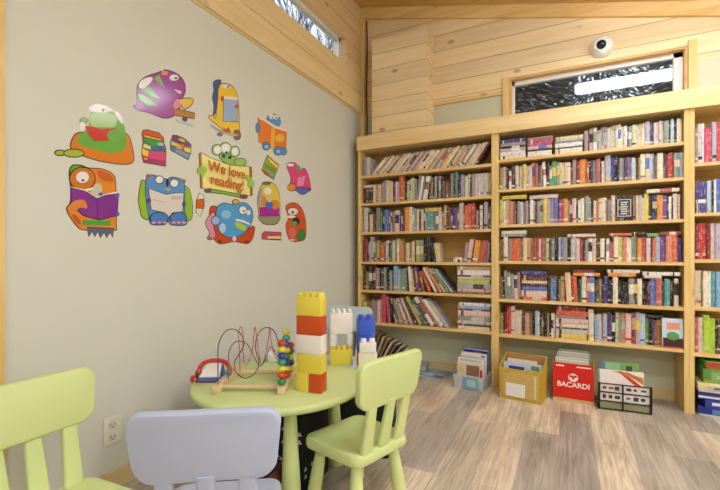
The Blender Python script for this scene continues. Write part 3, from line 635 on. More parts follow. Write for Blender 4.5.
for k in range(4):
    a = R(-43 + 90 * k); b = MB(); rs = []
    for z, r in ((0, .036), (.005, .044), (.10, .042), (.25, .034), (.44, .0265)):
        rr = .275 + .02 * (1 - z / .44)
        rs.append([(rr * math.cos(a) + r * math.cos(2 * math.pi * i / 24), rr * math.sin(a) + r * math.sin(2 * math.pi * i / 24), z) for i in range(24)])
    b.rings(rs); b.obj('leg', LIME, t)

# ------------------------------------------------------------------ toy bricks
BY, BO, BWH, BB, BCR = [mat('brick_' + n, c, .3, .02, 5, .5) for n, c in (('yellow', (232, 212, 78)), ('orange', (206, 78, 22)), ('white', (240, 232, 226)), ('blue', (58, 92, 206)), ('cream', (238, 234, 206)))]
def brick(x, y, z, yaw, nx, ny, h, m, label, rot=None, u=.0315, studs=True):
    t = tag(empty('toy_brick', (x, y, z)), label, 'toy brick', 'large plastic toy bricks on the table')
    t.rotation_euler = rot or (0, 0, yaw)
    b = MB(); b.slab(rrect(nx * u - .001, ny * u - .001, .003, 2), .0002, h - .0004, .0022); b.obj('block', m, t)
    if studs:
        for i in range(nx):
            for j in range(ny):
                s = MB(); r = u * .36; s.lathe([(r, h - .0006), (r, h + .017), (r * .9, h + .0205), (r * .5, h + .021)], 14, 0, Matrix.Translation(((i - (nx - 1) / 2) * u, (j - (ny - 1) / 2) * u, 0))); s.obj('stud', m, t)
    return t
ya = R(6); ux, uy = Vector((math.cos(ya), math.sin(ya), 0)), Vector((-math.sin(ya), math.cos(ya), 0))
tc = Vector((-1.105, 1.547, 0)) + ux * .063 + uy * .0315
def tp(a, b_): q = tc + ux * a + uy * b_; return q.x, q.y
H = .086
brick(*tp(-.0315, 0), TZ, ya, 2, 2, H, BY, 'yellow toy brick at the foot of the tower, next to the small orange one', studs=False)
brick(*tp(.0325, 0), TZ, ya, 2, 2, H, BO, 'small orange toy brick at the foot of the tower', studs=False)
brick(*tp(0, 0), TZ + H, ya, 4, 2, H, BY, 'yellow toy brick second from the bottom of the tower', studs=False)
brick(*tp(0, 0), TZ + 2 * H, ya, 4, 2, H, BWH, 'white toy brick in the middle of the tower', studs=False)
brick(*tp(0, 0), TZ + 3 * H, ya, 4, 2, H, BO, 'wide orange toy brick under the top of the tower', studs=False)
brick(*tp(0, 0), TZ + 4 * H, ya, 4, 2, H, BY, 'yellow toy brick with studs topping the tower')
# gate behind the tower
yg = R(34); gx, gy = Vector((math.cos(yg), math.sin(yg), 0)), Vector((-math.sin(yg), math.cos(yg), 0))
gc = at_z(341.5, 365, TZ) + gy * .03
def gp(a, b_=0): q = gc + gx * a + gy * b_; return q.x, q.y
brick(*gp(0), TZ, yg, 4, 2, H, BY, 'yellow toy brick under the white gate')
brick(*gp(-.0475), TZ + H + .0215, yg, 1, 2, .066, BWH, 'narrow white toy brick forming the near post of the gate', studs=False)
brick(*gp(.0475), TZ + H + .0215, yg, 1, 2, .066, BWH, 'narrow white toy brick forming the far post of the gate', studs=False)
brick(*gp(0), TZ + H + .088, yg, 4, 2, .118, BWH, 'tall white toy brick bridging the gate')
# coloured group by the chair back
q = at_z(357, 366, TZ); qc = at_z(366.5, 367, TZ)
yb = R(28)
brick(q.x + .02, q.y + .06, TZ, yb, 2, 2, H, BO, 'orange toy brick half hidden between the gate and the cream brick', studs=False, u=.047)
brick(q.x + .02, q.y + .06, TZ + H, yb, 2, 2, H, BB, 'blue toy brick in the middle of the mixed stack', studs=False, u=.047)
brick(q.x + .026, q.y + .056, TZ + 2 * H + .0002, yb + R(8), 2, 2, H, BB, 'blue toy brick with studs on top of the mixed stack', u=.047)
brick(qc.x + .012, qc.y - .01, TZ, yb + R(2), 3, 1, H, BCR, 'cream toy brick at the foot of the short stack by the chair', studs=False, u=.034)
brick(qc.x + .012, qc.y - .01, TZ + H, yb + R(2), 2, 1, .055, BWH, 'white toy brick with studs on the cream one', u=.046)

# ------------------------------------------------------------------ bead maze
BIRCH = mat('birch', (222, 198, 152), 0.5, 0.08, 18)
FL, FRv = Vector((-1.395, 1.34, TZ)), Vector((-1.13, 1.468, TZ))
mu = (FRv - FL).normalized(); mv = Vector((-mu.y, mu.x, 0)); ML, MD = (FRv - FL).length, .33
mz = tag(empty('bead_maze', FL, math.atan2(mu.y, mu.x)), 'wooden bead maze with looping wires beside the brick tower', 'toy')
for u, n in ((.0, 'l'), (ML, 'r')):
    b = MB(); b.slab(rrect(.034, MD, .004, 2), .0, .038, .004, 0, Matrix.Translation((u, MD / 2, 0))); b.obj('side_rail', BIRCH, mz)
for v in (.05, MD - .05):
    b = MB(); b.tube([(0.017, v, .022), (ML - .017, v, .022)], .0105, 12); b.obj('cross_rail', BIRCH, mz)
def maze_pt(px_, py_, v):
    p = at_plane(px_, py_, FL + mv * v, mv) - FL
    return Vector((p.dot(mu), v, p.z))
def wire(pts, v, col, nm):
    P = [maze_pt(x, y, v) for x, y in pts]
    P[0].z = .03; P[-1].z = max(.03, P[-1].z) if nm != 'end' else .03
    b = MB(); b.tube(catmull([tuple(p) for p in P], 8, False), .0024, 7)
    b.obj('wire', mat('wire_' + nm, col, .35, .02), mz)['label'] = nm.replace('_', ' ') + ' looping wire'
wire([(218, 389), (218, 365), (218.5, 345), (224, 333), (232, 329), (240, 333), (244, 343), (240, 353), (235, 361), (234.5, 369), (240, 376), (247, 378), (255, 373), (259, 363), (256, 351), (256, 341), (260, 331), (267, 327.5), (274, 331), (278, 342), (279, 356), (281, 380)], .03, (86, 62, 84), 'dark_purple')
wire([(228.5, 377), (228.5, 366), (229, 352), (233, 344), (239, 341), (247, 344), (252, 352), (257, 362), (261, 366), (266, 358), (270, 347), (275, 352), (281, 363), (286, 376)], .13, (112, 92, 84), 'grey_brown')
wire([(240, 374), (239.5, 350), (238.5, 333), (241, 327), (243, 335), (243, 352), (246, 365), (252, 352), (254, 334), (255, 327), (256.5, 335), (259, 355), (262, 365), (266, 352), (269, 335), (270, 327), (271, 340), (275, 356), (282, 363), (292, 374)], .25, (196, 92, 100), 'pinkish_red')
BEADC = {'g': (52, 138, 84), 'r': (200, 64, 36), 'y': (226, 204, 62), 't': (66, 146, 134), 'b': (58, 64, 166), 'n': (50, 58, 84), 'd': (54, 96, 92)}
BN = {'g': 'green', 'r': 'red', 'y': 'yellow', 't': 'teal', 'b': 'blue', 'n': 'navy', 'd': 'dark teal'}
for px0, v, cols in ((279, .02, 'gryt' + 'byr'), (287, .125, 'rybgybty'), (294, .235, 'ynydr')):
    base = maze_pt(px0, 380, v); z = .041; uu = ML - .002 if v < .1 else ML
    rr = .0198
    step = .0288
    b = MB(); b.tube([(ML, v, .03), (ML, v, .045 + step * len(cols))], .0022, 7); b.obj('bead_rod', BIRCH, mz)
    for i, c in enumerate(cols):
        b = MB(); b.sphere((ML, v, z + .0142), rr, 16, 0, .77); z += step
        o = b.obj('bead', mat('bead_' + c, BEADC[c], .3, .03, 5, .5), mz); o['label'] = BN[c] + ' wooden bead'
o = MB(); o.sphere((0.012, .16, .052), .014, 16); o.obj('bead', mat('bead_t', BEADC['t']), mz)['label'] = 'teal bead alone by the toy telephone'

# ------------------------------------------------------------------ toy telephone and plastic cup
pc = Vector((-1.578, 1.503, TZ)); yaw = R(30)
ph = tag(empty('toy_telephone', pc, yaw), 'toy telephone with red handset, white face and blue base at the table edge', 'toy')
RED, BLU, NVY, TEAL = mat('toy_red', (204, 58, 52), .3), mat('toy_blue', (72, 116, 200), .3), mat('toy_navy', (48, 44, 84), .35), mat('bead_t', BEADC['t'])
b = MB()
def wedge(mb, w, y0, y1, z0, zf, zb, mi=0): mb.add([(-w, y0, z0), (w, y0, z0), (w, y1, z0), (-w, y1, z0), (-w * .92, y0, zf), (w * .92, y0, zf), (w * .72, y1, zb), (-w * .72, y1, zb)], [(0, 3, 2, 1), (4, 5, 6, 7), (0, 1, 5, 4), (1, 2, 6, 5), (2, 3, 7, 6), (3, 0, 4, 7)], mi)
wedge(b, .056, -.052, .045, .008, .022, .068); b.obj('body', BLU, ph, smooth=False)
b = MB(); b.add([(-.048, -.050, .0245), (.048, -.050, .0245), (.036, .040, .068), (-.036, .040, .068), (-.048, -.052, .029), (.048, -.052, .029), (.036, .038, .0725), (-.036, .038, .0725)], [(0, 3, 2, 1), (4, 5, 6, 7), (0, 1, 5, 4), (1, 2, 6, 5), (2, 3, 7, 6), (3, 0, 4, 7)]); b.obj('face_plate', WHITE, ph, smooth=False)
b = MB(); b.slab(rrect(.15, .10, .02), 0, .0085, .003, 0, Matrix.Translation((0, -.002, 0))); b.obj('base', mat('toy_dark_red', (150, 40, 48), .3), ph)
b = MB(); P = catmull([(-.072, .01, .026), (-.071, .02, .046), (-.055, .035, .073), (0, .045, .084), (.055, .035, .076), (.078, .02, .05), (.08, .01, .028)], 6, False); b.tube(P, [.017, .017, .0165, .016, .0155] + [.0105] * (len(P) - 10) + [.0155, .016, .0165, .017, .017], 14); b.obj('handset', RED, ph)
for sx in (-1, 1):
    for sy in (-1, 1):
        b = MB(); b.lathe([(.004, -.006), (.015, -.006), (.017, -.003), (.017, .003), (.015, .006), (.004, .006)], 18, 0, Matrix.Translation((sx * .083, sy * .03 - .012, .0175)) @ Matrix.Rotation(R(90), 4, 'Y')); b.obj('wheel', RED if sx < 0 else TEAL, ph)
cp = at_z(267, 356, TZ); b = MB(); b.lathe([(.018, 0), (.028, .002), (.034, .02), (.036, .045), (.033, .046), (.03, .02), (.024, .006), (.01, .005)], 28)
o = b.obj('plastic_cup', mat('cup_plastic', (236, 236, 240), .12, .02, 3, .6), None, (-1.545, 1.925, TZ + .0002)); tag(o, 'small white plastic cup on the far table edge behind the bead maze', 'cup')

# ------------------------------------------------------------------ storage under the table
DARK = mat('dark_fabric', (26, 24, 26), .85, .2, 30)
t = tag(empty('storage_bin', (-1.312, 1.672, 0), R(3)), 'black fabric bin with white star shapes under the lime table', 'bin')
b = MB(); b.slab(rrect(.47, .26, .02), .0, .36, .008); st = b
for i in range(30):
    u, z = random.uniform(-.22, .22), random.uniform(.05, .33); s = random.uniform(.008, .016)
    for f in (-1, 1): st.add([(u - s, f * .1305, z - s * .7), (u + s, f * .1305, z - s * .5), (u, f * .1305, z + s)], [(0, 1, 2)], 1)
for i in range(14):
    u, z = random.uniform(-.11, .11), random.uniform(.05, .31); s = random.uniform(.008, .016)
    st.add([(.2355, u - s, z - s * .7), (.2355, u + s, z - s * .5), (.2355, u, z + s)], [(0, 1, 2)], 1)
st.obj('body', [DARK, mat('white_print', (214, 210, 206), .8)], t)
b = MB(); b.slab(rrect(.2, .14, .004), 0, .03, .002); tag(b.obj('book', [mat('book_beige', PAL['be'][0])], None, (-1.16, 1.68, .3605), (0, 0, R(-24))), 'beige book lying on the black fabric bin under the table', 'book')
t = tag(empty('storage_bin', (-1.09, 2.13, 0), R(12)), 'plain black fabric bin on the floor behind the table, towards the bookcase', 'bin')
b = MB(); b.slab(rrect(.42, .26, .02), .0, .37, .008); b.obj('body', DARK, t)
b = MB(); b.slab(rrect(.40, .24, .015), .3705, .378, .002); b.obj('lid', DARK, t)
t = tag(empty('shallow_box', (-1.28, 1.42, 0), R(2)), 'low dark brown box on the floor under the table front', 'box')
b = MB(); w, d, h = .15, .08, .16
for x0_, x1_, y0_, y1_ in ((-w, w, -d, -d + .006), (-w, w, d - .006, d), (-w, -w + .006, -d, d), (w - .006, w, -d, d)): b.box((x0_, y0_, 0), (x1_, y1_, h))
b.box((-w, -d, 0), (w, d, .006)); b.obj('body', mat('brown_board', (98, 56, 42), .8, .15), t, smooth=False)

# ------------------------------------------------------------------ bins of magazines below the shelves
def leaf(parent, nm, w, h, t, c, x, y, z, rx=0.0, ry=0.0, rz=0.0, label=None, group=None, cat='magazine', art=None, top=None):
    """a standing magazine / picture book: cover, page block, simple cover art; origin at its bottom middle"""
    o = tag(empty(nm, (x, y, z)), label, cat, group); o.rotation_euler = (rx, ry, rz)
    b = MB(); b.box((-w / 2, -t / 2, 0), (w / 2, -t / 2 + .0012, h)); b.box((-w / 2, t / 2 - .0012, 0), (w / 2, t / 2, h)); b.box((-w / 2, -t / 2, 0), (-w / 2 + .0012, t / 2, h)); b.obj('cover', mat('cover_' + '_'.join(map(str, c)), c, .35, .05, 12), o, smooth=False)
    b = MB(); b.box((-w / 2 + .0013, -t / 2 + .0013, .001), (w / 2 - .002, t / 2 - .0013, h - .002)); b.obj('pages', PAGES, o, smooth=False)
    for (u0, v0, u1, v1, cc) in art or []:
        b = MB(); b.box((w * (u0 - .5), -t / 2 - .0006, h * v0), (w * (u1 - .5), -t / 2 + .0002, h * v1)); b.obj('cover_art', mat('art_' + '_'.join(map(str, cc)), cc, .35, .1, 40), o, smooth=False)
    return o
CARD = mat('cardboard', (190, 140, 84), .85, .08, 30)
# clear bin
P0, P1 = Vector((-.850, 3.42, 0)), Vector((-.592, 3.387, 0)); yw = math.atan2(P1.y - P0.y, P1.x - P0.x); Lb = (P1 - P0).length
n_ = Vector((-math.sin(yw), math.cos(yw), 0)); c_ = (P0 + P1) / 2
def open_box(t, w, d, h, th, m, taper=0.0, zs=None, names=('front_panel', 'back_panel', 'side_panel', 'side_panel', 'bottom')):
    """five panels; local origin front-bottom middle; zs=(front height, back height)"""
    hf, hb = zs or (h, h); k = taper
    def quad(nm, a, b_, c2, d2, n):
        vs = [Vector(p) for p in (a, b_, c2, d2)]; n = Vector(n) * th
        b = MB(); b.add(vs + [v + n for v in vs], [(0, 1, 2, 3), (7, 6, 5, 4), (0, 4, 5, 1), (1, 5, 6, 2), (2, 6, 7, 3), (3, 7, 4, 0)]); return b.obj(nm, m, t, smooth=False)
    quad(names[0], (-w / 2, 0, 0), (w / 2, 0, 0), (w / 2 + k, -k, hf), (-w / 2 - k, -k, hf), (0, 1, 0))
    quad(names[1], (-w / 2, d, 0), (w / 2, d, 0), (w / 2 + k, d + k, hb), (-w / 2 - k, d + k, hb), (0, -1, 0))
    quad(names[2], (-w / 2, 0, 0), (-w / 2, d, 0), (-w / 2 - k, d + k, hb), (-w / 2 - k, -k, hf), (1, 0, 0))
    quad(names[3], (w / 2, 0, 0), (w / 2, d, 0), (w / 2 + k, d + k, hb), (w / 2 + k, -k, hf), (-1, 0, 0))
    b = MB(); b.box((-w / 2, 0, 0), (w / 2, d, th)); b.obj(names[4], m, t, smooth=False)
t = tag(empty('plastic_bin', c_, yw), 'clear plastic bin of magazines with a blue label under the corner bookcase', 'bin')
open_box(t, Lb - .02, .20, .115, .003, cloudy('clear_plastic', (228, 232, 236), .42), .008)
b = MB(); b.box((-.045, -.0095, .012), (.085, -.0075, .104)); b.obj('label', mat('label_blue', (126, 170, 206), .5), t, smooth=False)['label'] = 'pale blue paper label'
b = MB(); b.box((-.012, -.0105, .03), (.06, -.0093, .085)); b.obj('label_print', mat('label_green', (178, 214, 186), .5), t, smooth=False)
def inbin(off_y, off_x=0.0): q = c_ + n_ * off_y + Vector((math.cos(yw), math.sin(yw), 0)) * off_x; return q.x, q.y
G1 = 'magazines in the clear bin'
for i, (c, h, dx, lb, art) in enumerate([((226, 216, 196), .205, .0, 'cream picture book with a sepia photo at the front of the clear bin', [(.38, .52, .88, .93, (150, 108, 88)), (.05, .6, .33, .9, (214, 206, 150)), (.9, .5, .99, .8, (196, 50, 50))]),
        ((236, 232, 226), .235, -.004, 'white magazine second from the front of the clear bin', [(.1, .90, .9, .97, (206, 200, 194))]), ((214, 208, 200), .25, .003, 'pale grey magazine in the middle of the clear bin', None),
        ((240, 236, 230), .268, -.002, 'tall white magazine near the back of the clear bin', [(.8, .86, .95, .95, (60, 60, 80))]), ((64, 96, 170), .30, .002, 'blue magazine with a red figure standing tallest in the clear bin', [(.05, .90, .95, .95, (36, 52, 110)), (.42, .82, .72, .92, (190, 110, 80)), (.02, .95, .98, .99, (150, 170, 210))])]):
    x, y = inbin(.022 + i * .036, dx); leaf(None, 'magazine', Lb - .045, h, .012 + .003 * (i % 2), c, x, y, .0035, rx=R(-3), rz=yw, label=lb, group=G1, art=art)
# yellow box
P0, P1 = Vector((-.472, 3.335, 0)), Vector((-.168, 3.292, 0)); yw = math.atan2(P1.y - P0.y, P1.x - P0.x); Lb = (P1 - P0).length; n_ = Vector((-math.sin(yw), math.cos(yw), 0)); c_ = (P0 + P1) / 2
t = tag(empty('cardboard_box', c_, yw), 'yellow printed cardboard box with a blank white label under the middle bookcase', 'box')
YBX = mat('yellow_print', (206, 172, 58), .6, .16, 55)
open_box(t, Lb - .004, .20, .24, .005, YBX, .004, (.235, .315))
b = MB(); b.box((-.12, -.0075, .03), (.13, -.0035, .205)); b.obj('printed_panel', mat('tan_print', (206, 178, 106), .6, .18, 70), t, smooth=False)
b = MB(); b.box((.105, -.0085, .035), (.118, -.0072, .20)); b.obj('printed_edge', mat('pale_edge', (232, 208, 150), .6), t, smooth=False)
b = MB(); b.box((-.10, -.0095, .028), (.04, -.0075, .128)); b.obj('paper_label', WHITE, t, smooth=False)['label'] = 'blank white paper label'
b = MB(); b.box((-.11, -.0065, .20), (-.07, -.0042, .207)); b.obj('printed_mark', BLACK, t, smooth=False)
b = MB(); b.box((-Lb / 2 + .012, .189, .02), (Lb / 2 - .012, .193, .31)); b.obj('lining', CARD, t, smooth=False)
G2 = 'papers in the yellow box'
ex = Vector((math.cos(yw), math.sin(yw), 0))
for (oy, ox, w_, h, c, lb, art, rz_) in [(.030, -.035, .19, .268, (206, 212, 232), 'white and blue paper booklet standing at the front of the yellow box', [(.2, .80, .8, .90, (60, 66, 140))], 0),
        (.075, .06, .15, .262, (222, 226, 214), 'pale leaflet with green print leaning in the yellow box', [(.5, .82, .9, .95, (120, 160, 120))], R(-4)), (.13, -.02, .22, .272, (236, 226, 210), 'cream folder at the back of the yellow box', None, 0)]:
    q = c_ + n_ * oy + ex * ox; leaf(None, 'booklet', w_, h, .014, c, q.x, q.y, .0055, rx=R(-6), rz=yw + rz_, label=lb, group=G2, art=art, cat='booklet')
# red carton
P0, P1 = Vector((-.099, 3.468, 0)), Vector((.178, 3.458, 0)); yw = math.atan2(P1.y - P0.y, P1.x - P0.x); Lb = (P1 - P0).length; n_ = Vector((-math.sin(yw), math.cos(yw), 0)); c_ = (P0 + P1) / 2; ex = Vector((math.cos(yw), math.sin(yw), 0))
t = tag(empty('cardboard_carton', c_, yw), 'red drinks carton with white lettering and bat emblem, filled with books', 'box')
open_box(t, Lb - .004, .20, .288, .004, mat('carton_board', (214, 186, 130), .7, .06), .002)
b = MB(); b.box((-Lb / 2 + .002, -.0045, .026), (Lb / 2 - .004, -.0018, .288)); b.obj('printed_front', mat('carton_red', (216, 36, 26), .4, .03), t, smooth=False)['label'] = 'glossy red printed front'
WP = mat('white_ink', (246, 232, 222), .5)
Mt = Matrix.Translation((0, -.005, .128)) @ Matrix.Rotation(R(90), 4, 'X')
text('BACARDI', .052, Mt, WP, t, 'lettering', .0012)
for tx, xx, zz in (('OFFICIAL', -.088, .268), ('RUM 12 BOTTLES', .072, .266)):
    text(tx, .015, Matrix.Translation((xx, -.005, zz)) @ Matrix.Rotation(R(90), 4, 'X'), WP, t, 'lettering', .0003) if False else None
for xx, ww in ((-.088, .055), (.070, .095)):
    b = MB(); b.box((xx - ww / 2, -.0052, .262), (xx + ww / 2, -.0044, .271)); b.obj('printed_line', WP, t, smooth=False)
b = MB(); n0 = [(.033 * math.cos(2 * math.pi * i / 28), .185 + .031 * math.sin(2 * math.pi * i / 28)) for i in range(28)]
b.rings([[(x, -.0046, z) for x, z in n0], [(x, -.0056, z) for x, z in n0]]); b.obj('emblem', WP, t, smooth=False)
bat = [(0, .205), (.005, .196), (.012, .203), (.020, .204), (.027, .196), (.026, .186), (.020, .190), (.015, .184), (.010, .186), (.004, .172), (0, .166)]
bat = bat + [(-x, z) for x, z in bat[-2:0:-1]]
b = MB(); b.rings([[(x, -.0056, z) for x, z in bat], [(x, -.0062, z) for x, z in bat]]); b.obj('emblem_bat', MC['carton_red'], t, smooth=False)
G3 = 'books in the red carton'
for i, (c, h, lb) in enumerate([((206, 200, 188), .318, 'pale book standing at the front of the red carton'), ((176, 178, 176), .328, 'grey book second from the front of the red carton'), ((190, 186, 172), .338, 'grey-beige book in the middle of the red carton'), ((150, 152, 150), .352, 'tall grey book at the back of the red carton')]):
    q = c_ + n_ * (.028 + i * .042) + ex * (-.012 + .004 * i); leaf(None, 'book', Lb - .055 - .01 * (i % 2), h, .026, c, q.x, q.y, .0045, rx=R(-2), rz=yw, label=lb, group=G3, cat='book', art=[(.1, .93, .9, .96, (226, 222, 212))])
# wire crate
P0, P1 = Vector((.204, 3.402, 0)), Vector((.514, 3.424, 0)); yw = math.atan2(P1.y - P0.y, P1.x - P0.x); Lb = (P1 - P0).length; n_ = Vector((-math.sin(yw), math.cos(yw), 0)); c_ = (P0 + P1) / 2; ex = Vector((math.cos(yw), math.sin(yw), 0))
t = tag(empty('wire_crate', c_, yw), 'black wire crate with printed card strips holding magazines', 'crate')
f = MB(); w2, D_, h_ = Lb / 2, .19, .19; r_ = .005
for zz in (.008, .062, .125, .186):
    f.tube([(-w2, 0, zz), (w2, 0, zz)], r_ * .8, 8); f.tube([(-w2, D_, min(zz, .03)), (w2, D_, min(zz, .03))], r_ * .8, 8) if zz < .07 else None
    for s in (-1, 1): f.tube([(s * w2, 0, zz), (s * w2, D_, min(zz, .03) if zz < .07 else .03)], r_ * .8, 8) if zz < .1 else None
for u in (-w2, -.01, w2): f.tube([(u, 0, .004), (u, 0, h_)], r_ * (1.5 if abs(u) > .1 else 1), 8); f.tube([(u, D_, .004), (u, D_, .032)], r_, 8)
for k in range(7): u = -w2 + Lb * k / 6; f.tube([(u, 0, .008), (u, D_, .008)], .003, 6)
f.obj('frame', BLACK, t)
for r0, zz in ((0, .068), (1, .130)):
    for s in (-1, 1):
        x0_, x1_ = (-w2 + .008, -.016) if s < 0 else (-.004, w2 - .008)
        b = MB(); b.box((x0_, .005, zz), (x1_, .008, zz + .05)); o = b.obj('card_strip', mat('card_white', (224, 214, 208), .6, .06, 20), t, smooth=False); o['label'] = 'white card strip with dark printed shapes'
        for j in range(3):
            xx = x0_ + .014 + j * (x1_ - x0_ - .02) / 3; ww = random.uniform(.02, .034); hh = random.uniform(.012, .028)
            b2 = MB(); b2.slab(rrect(ww, hh, .005, 3), 0, .001, .0003, 0, Matrix.Translation((xx + ww / 2, .005, zz + .026)) @ Matrix.Rotation(R(90), 4, 'X'))
            b2.obj('printed_shape', mat('print_dark', (74, 62, 62), .6) if not (j == 1 and s < 0 and r0 == 1) else mat('print_red', (170, 60, 54), .6), o, smooth=False)
b = MB(); b.box((-w2 + .008, .006, .012), (w2 - .008, .009, .055)); b.obj('lower_card', mat('olive_card', (150, 144, 108), .6, .1, 25), t, smooth=False)
G4 = 'magazines in the wire crate'
for (oy, ox, w_, h, c, lb, art, ry_) in [(.03, -.012, .27, .262, (238, 226, 218), 'white magazine with red and orange diagonal stripes at the front of the wire crate', None, R(0)),
        (.075, -.05, .20, .25, (226, 222, 220), 'white magazine tucked behind the striped one in the wire crate', [(.1, .8, .6, .95, (200, 150, 140))], 0),
        (.115, -.015, .235, .30, (120, 168, 92), 'green picture book with a blue edge standing tallest in the wire crate', [(0, .5, .09, .99, (96, 126, 170)), (.1, .72, .5, .98, (150, 196, 150)), (.66, .82, .82, .94, (78, 70, 52))], R(2))]:
    q = c_ + n_ * oy + ex * ox; o = leaf(None, 'magazine', w_, h, .014, c, q.x, q.y, .0125, rx=R(-5), ry=ry_, rz=yw, label=lb, group=G4, art=art)
    if art is None:
        for k, (dx, cc) in enumerate(((-.015, (214, 60, 56)), (.02, (236, 160, 84)), (-.055, (232, 176, 110)))):
            b = MB(); y_ = -.0078; a0 = dx
            b.add([(a0 - .01, y_, .259), (a0 + .02, y_, .259), (.131, y_, .19 - .03 * (k == 0) + .02 * k), (.131, y_, .155 - .03 * (k == 0) + .02 * k), (a0 - .01, y_ + .0012, .259), (a0 + .02, y_ + .0012, .259), (.131, y_ + .0012, .19 - .03 * (k == 0) + .02 * k), (.131, y_ + .0012, .155 - .03 * (k == 0) + .02 * k)],
                  [(0, 1, 2, 3), (7, 6, 5, 4), (0, 4, 5, 1), (1, 5, 6, 2), (2, 6, 7, 3), (3, 7, 4, 0)]); b.obj('cover_art', mat('art_%d' % k, cc, .4), o, smooth=False)
# slanting magazines on the floor beyond the table
G5 = 'slanting magazines on the floor in the corner'
cols5 = [(196, 170, 140), (150, 126, 106), (206, 184, 150), (150, 120, 100), (214, 196, 170), (140, 116, 100), (190, 164, 132), (168, 140, 116), (220, 204, 180)]
nm5 = ['tan', 'brown', 'beige', 'mauve brown', 'cream', 'dark brown', 'pale tan', 'mid brown', 'off-white']
xk = -1.745
for i, c in enumerate(cols5):
    a = R(12 + 4.2 * i); th_ = .019; 
    h = .345 - .012 * i; xr = xk + .004
    o = tag(empty('magazine', (xr, 3.66, .0005 + 0), 0), f'{nm5[i]} magazine slanting on the floor between the ice blue chair and the bookcase foot', 'magazine', G5)
    o.rotation_euler = (0, a, 0)
    b = MB(); b.box((-th_, 0, 0), (-th_ + .0012, .16, h)); b.box((-.0012, 0, 0), (0, .16, h)); b.box((-th_, 0, 0), (0, .0012, h)); b.obj('cover', mat('mag_%d' % i, c, .4, .15, 30), o, smooth=False)
    b = MB(); b.box((-th_ + .0013, .0013, .001), (-.0013, .158, h - .003)); b.obj('pages', PAGES, o, smooth=False)
    xk += th_ / math.cos(a) + .0035 * (1 + .5 * i)
# floor magazines under the corner bookcase
o = leaf(None, 'magazine', .24, .27, .012, (116, 148, 196), -1.10, 3.56, .0065, rx=R(-90), rz=R(-14), label='blue picture book lying flat on the floor under the corner bookcase', group='picture books on the floor', art=[(.1, .12, .5, .5, (190, 204, 226)), (.45, .35, .8, .75, (206, 160, 110)), (.6, .08, .95, .3, (90, 96, 170)), (.08, .6, .4, .9, (150, 190, 200))])
o = leaf(None, 'magazine', .21, .25, .012, (120, 146, 136), -1.245, 3.62, .021, rx=R(-76), ry=0, rz=R(12), label='green and grey picture book propped across the blue one on the floor', group='picture books on the floor', art=[(.08, .1, .9, .45, (166, 206, 186)), (.3, .5, .9, .9, (176, 166, 156))])
# face-out picture book at the end of the lowest shelf
o = leaf(None, 'picture_book', .122, .208, .014, (196, 216, 226), .664, 3.5905, SH2[5] + .0008, rx=R(-3), label='picture book facing out at the end of the lowest middle shelf', cat='book', art=[(.0, .0, 1, .05, (190, 70, 60)), (.05, .05, .99, .34, (66, 40, 42)), (.22, .62, .84, .86, (232, 150, 110)), (.05, .84, .95, .97, (206, 214, 236))])
b = MB(); b.slab([(.037 * math.cos(2 * math.pi * i / 24), .03 * math.sin(2 * math.pi * i / 24)) for i in range(24)], 0, .0012, .0004, 0, Matrix.Translation((.002, -.0072, .085)) @ Matrix.Rotation(R(90), 4, 'X')); b.obj('cover_art', mat('art_green', (96, 150, 84), .4), o)['label'] = 'green round figure on the cover'
# board games at the foot of the end bookcase
def game(x, y, z, w, d, h, c, yaw, label, art, lid=None):
    t = tag(empty('board_game', (x, y, z), yaw), label, 'board game', 'board games under the end bookcase')
    b = MB(); b.slab(rrect(w - .006, d - .006, .003, 2), 0, h * .45, .001); b.obj('tray', mat('game_tray_%d' % int(z * 1000), lid or c, .4), t)
    b = MB(); b.slab(rrect(w, d, .003, 2), h * .22 if lid else .002, h, .0015); b.obj('lid', mat('game_%d' % int(z * 1000), c, .4, .06, 10), t)
    for (u0, v0, u1, v1, cc) in art:
        b = MB(); b.box((w * (u0 - .5), -d / 2 - .0008, h * v0), (w * (u1 - .5), -d / 2 + .0003, h * v1)); b.obj('printed_panel', mat('art_' + '_'.join(map(str, cc)), cc, .4, .1, 40), t, smooth=False)
gx0 = .806
gz = .0005
for (w, d, h, c, yw_, dx, y, lb, art, lid) in [(.38, .25, .060, (52, 62, 146), R(-7), .012, 3.66, 'dark blue board game box at the bottom of the pile', [(.2, .3, .6, .85, (90, 140, 190))], (226, 224, 222)),
        (.36, .22, .052, (60, 70, 158), R(3), .028, 3.66, 'blue board game box second from the bottom of the pile', [(.1, .35, .7, .75, (220, 222, 230))], None),
        (.40, .24, .050, (44, 52, 132), R(-3), .004, 3.66, 'navy board game box with a white band in the middle of the pile', [(.0, .2, 1, .5, (214, 216, 228))], None),
        (.42, .25, .062, (236, 216, 160), R(-4), .004, 3.66, 'cream board game box below the green ones', [(.12, .2, .55, .75, (196, 190, 196)), (.2, .35, .4, .6, (120, 100, 90))], (240, 226, 178)),
        (.36, .22, .095, (104, 152, 66), R(-2), .03, 3.66, 'green board game box with a pale panel near the top of the pile', [(.12, .2, .9, .8, (138, 176, 104)), (.2, .35, .8, .6, (210, 220, 190))], (150, 180, 70)),
        (.30, .20, .05, (116, 176, 70), R(4), .035, 3.66, 'green board game box with red berries topping the pile', [(.0, .1, .25, .95, (178, 70, 54)), (.4, .2, .9, .8, (214, 222, 200))], None)]:
    game(gx0 + w / 2 + dx, y + .02, gz, w, d, h, c, yw_, lb, art, lid); gz += h + .0008
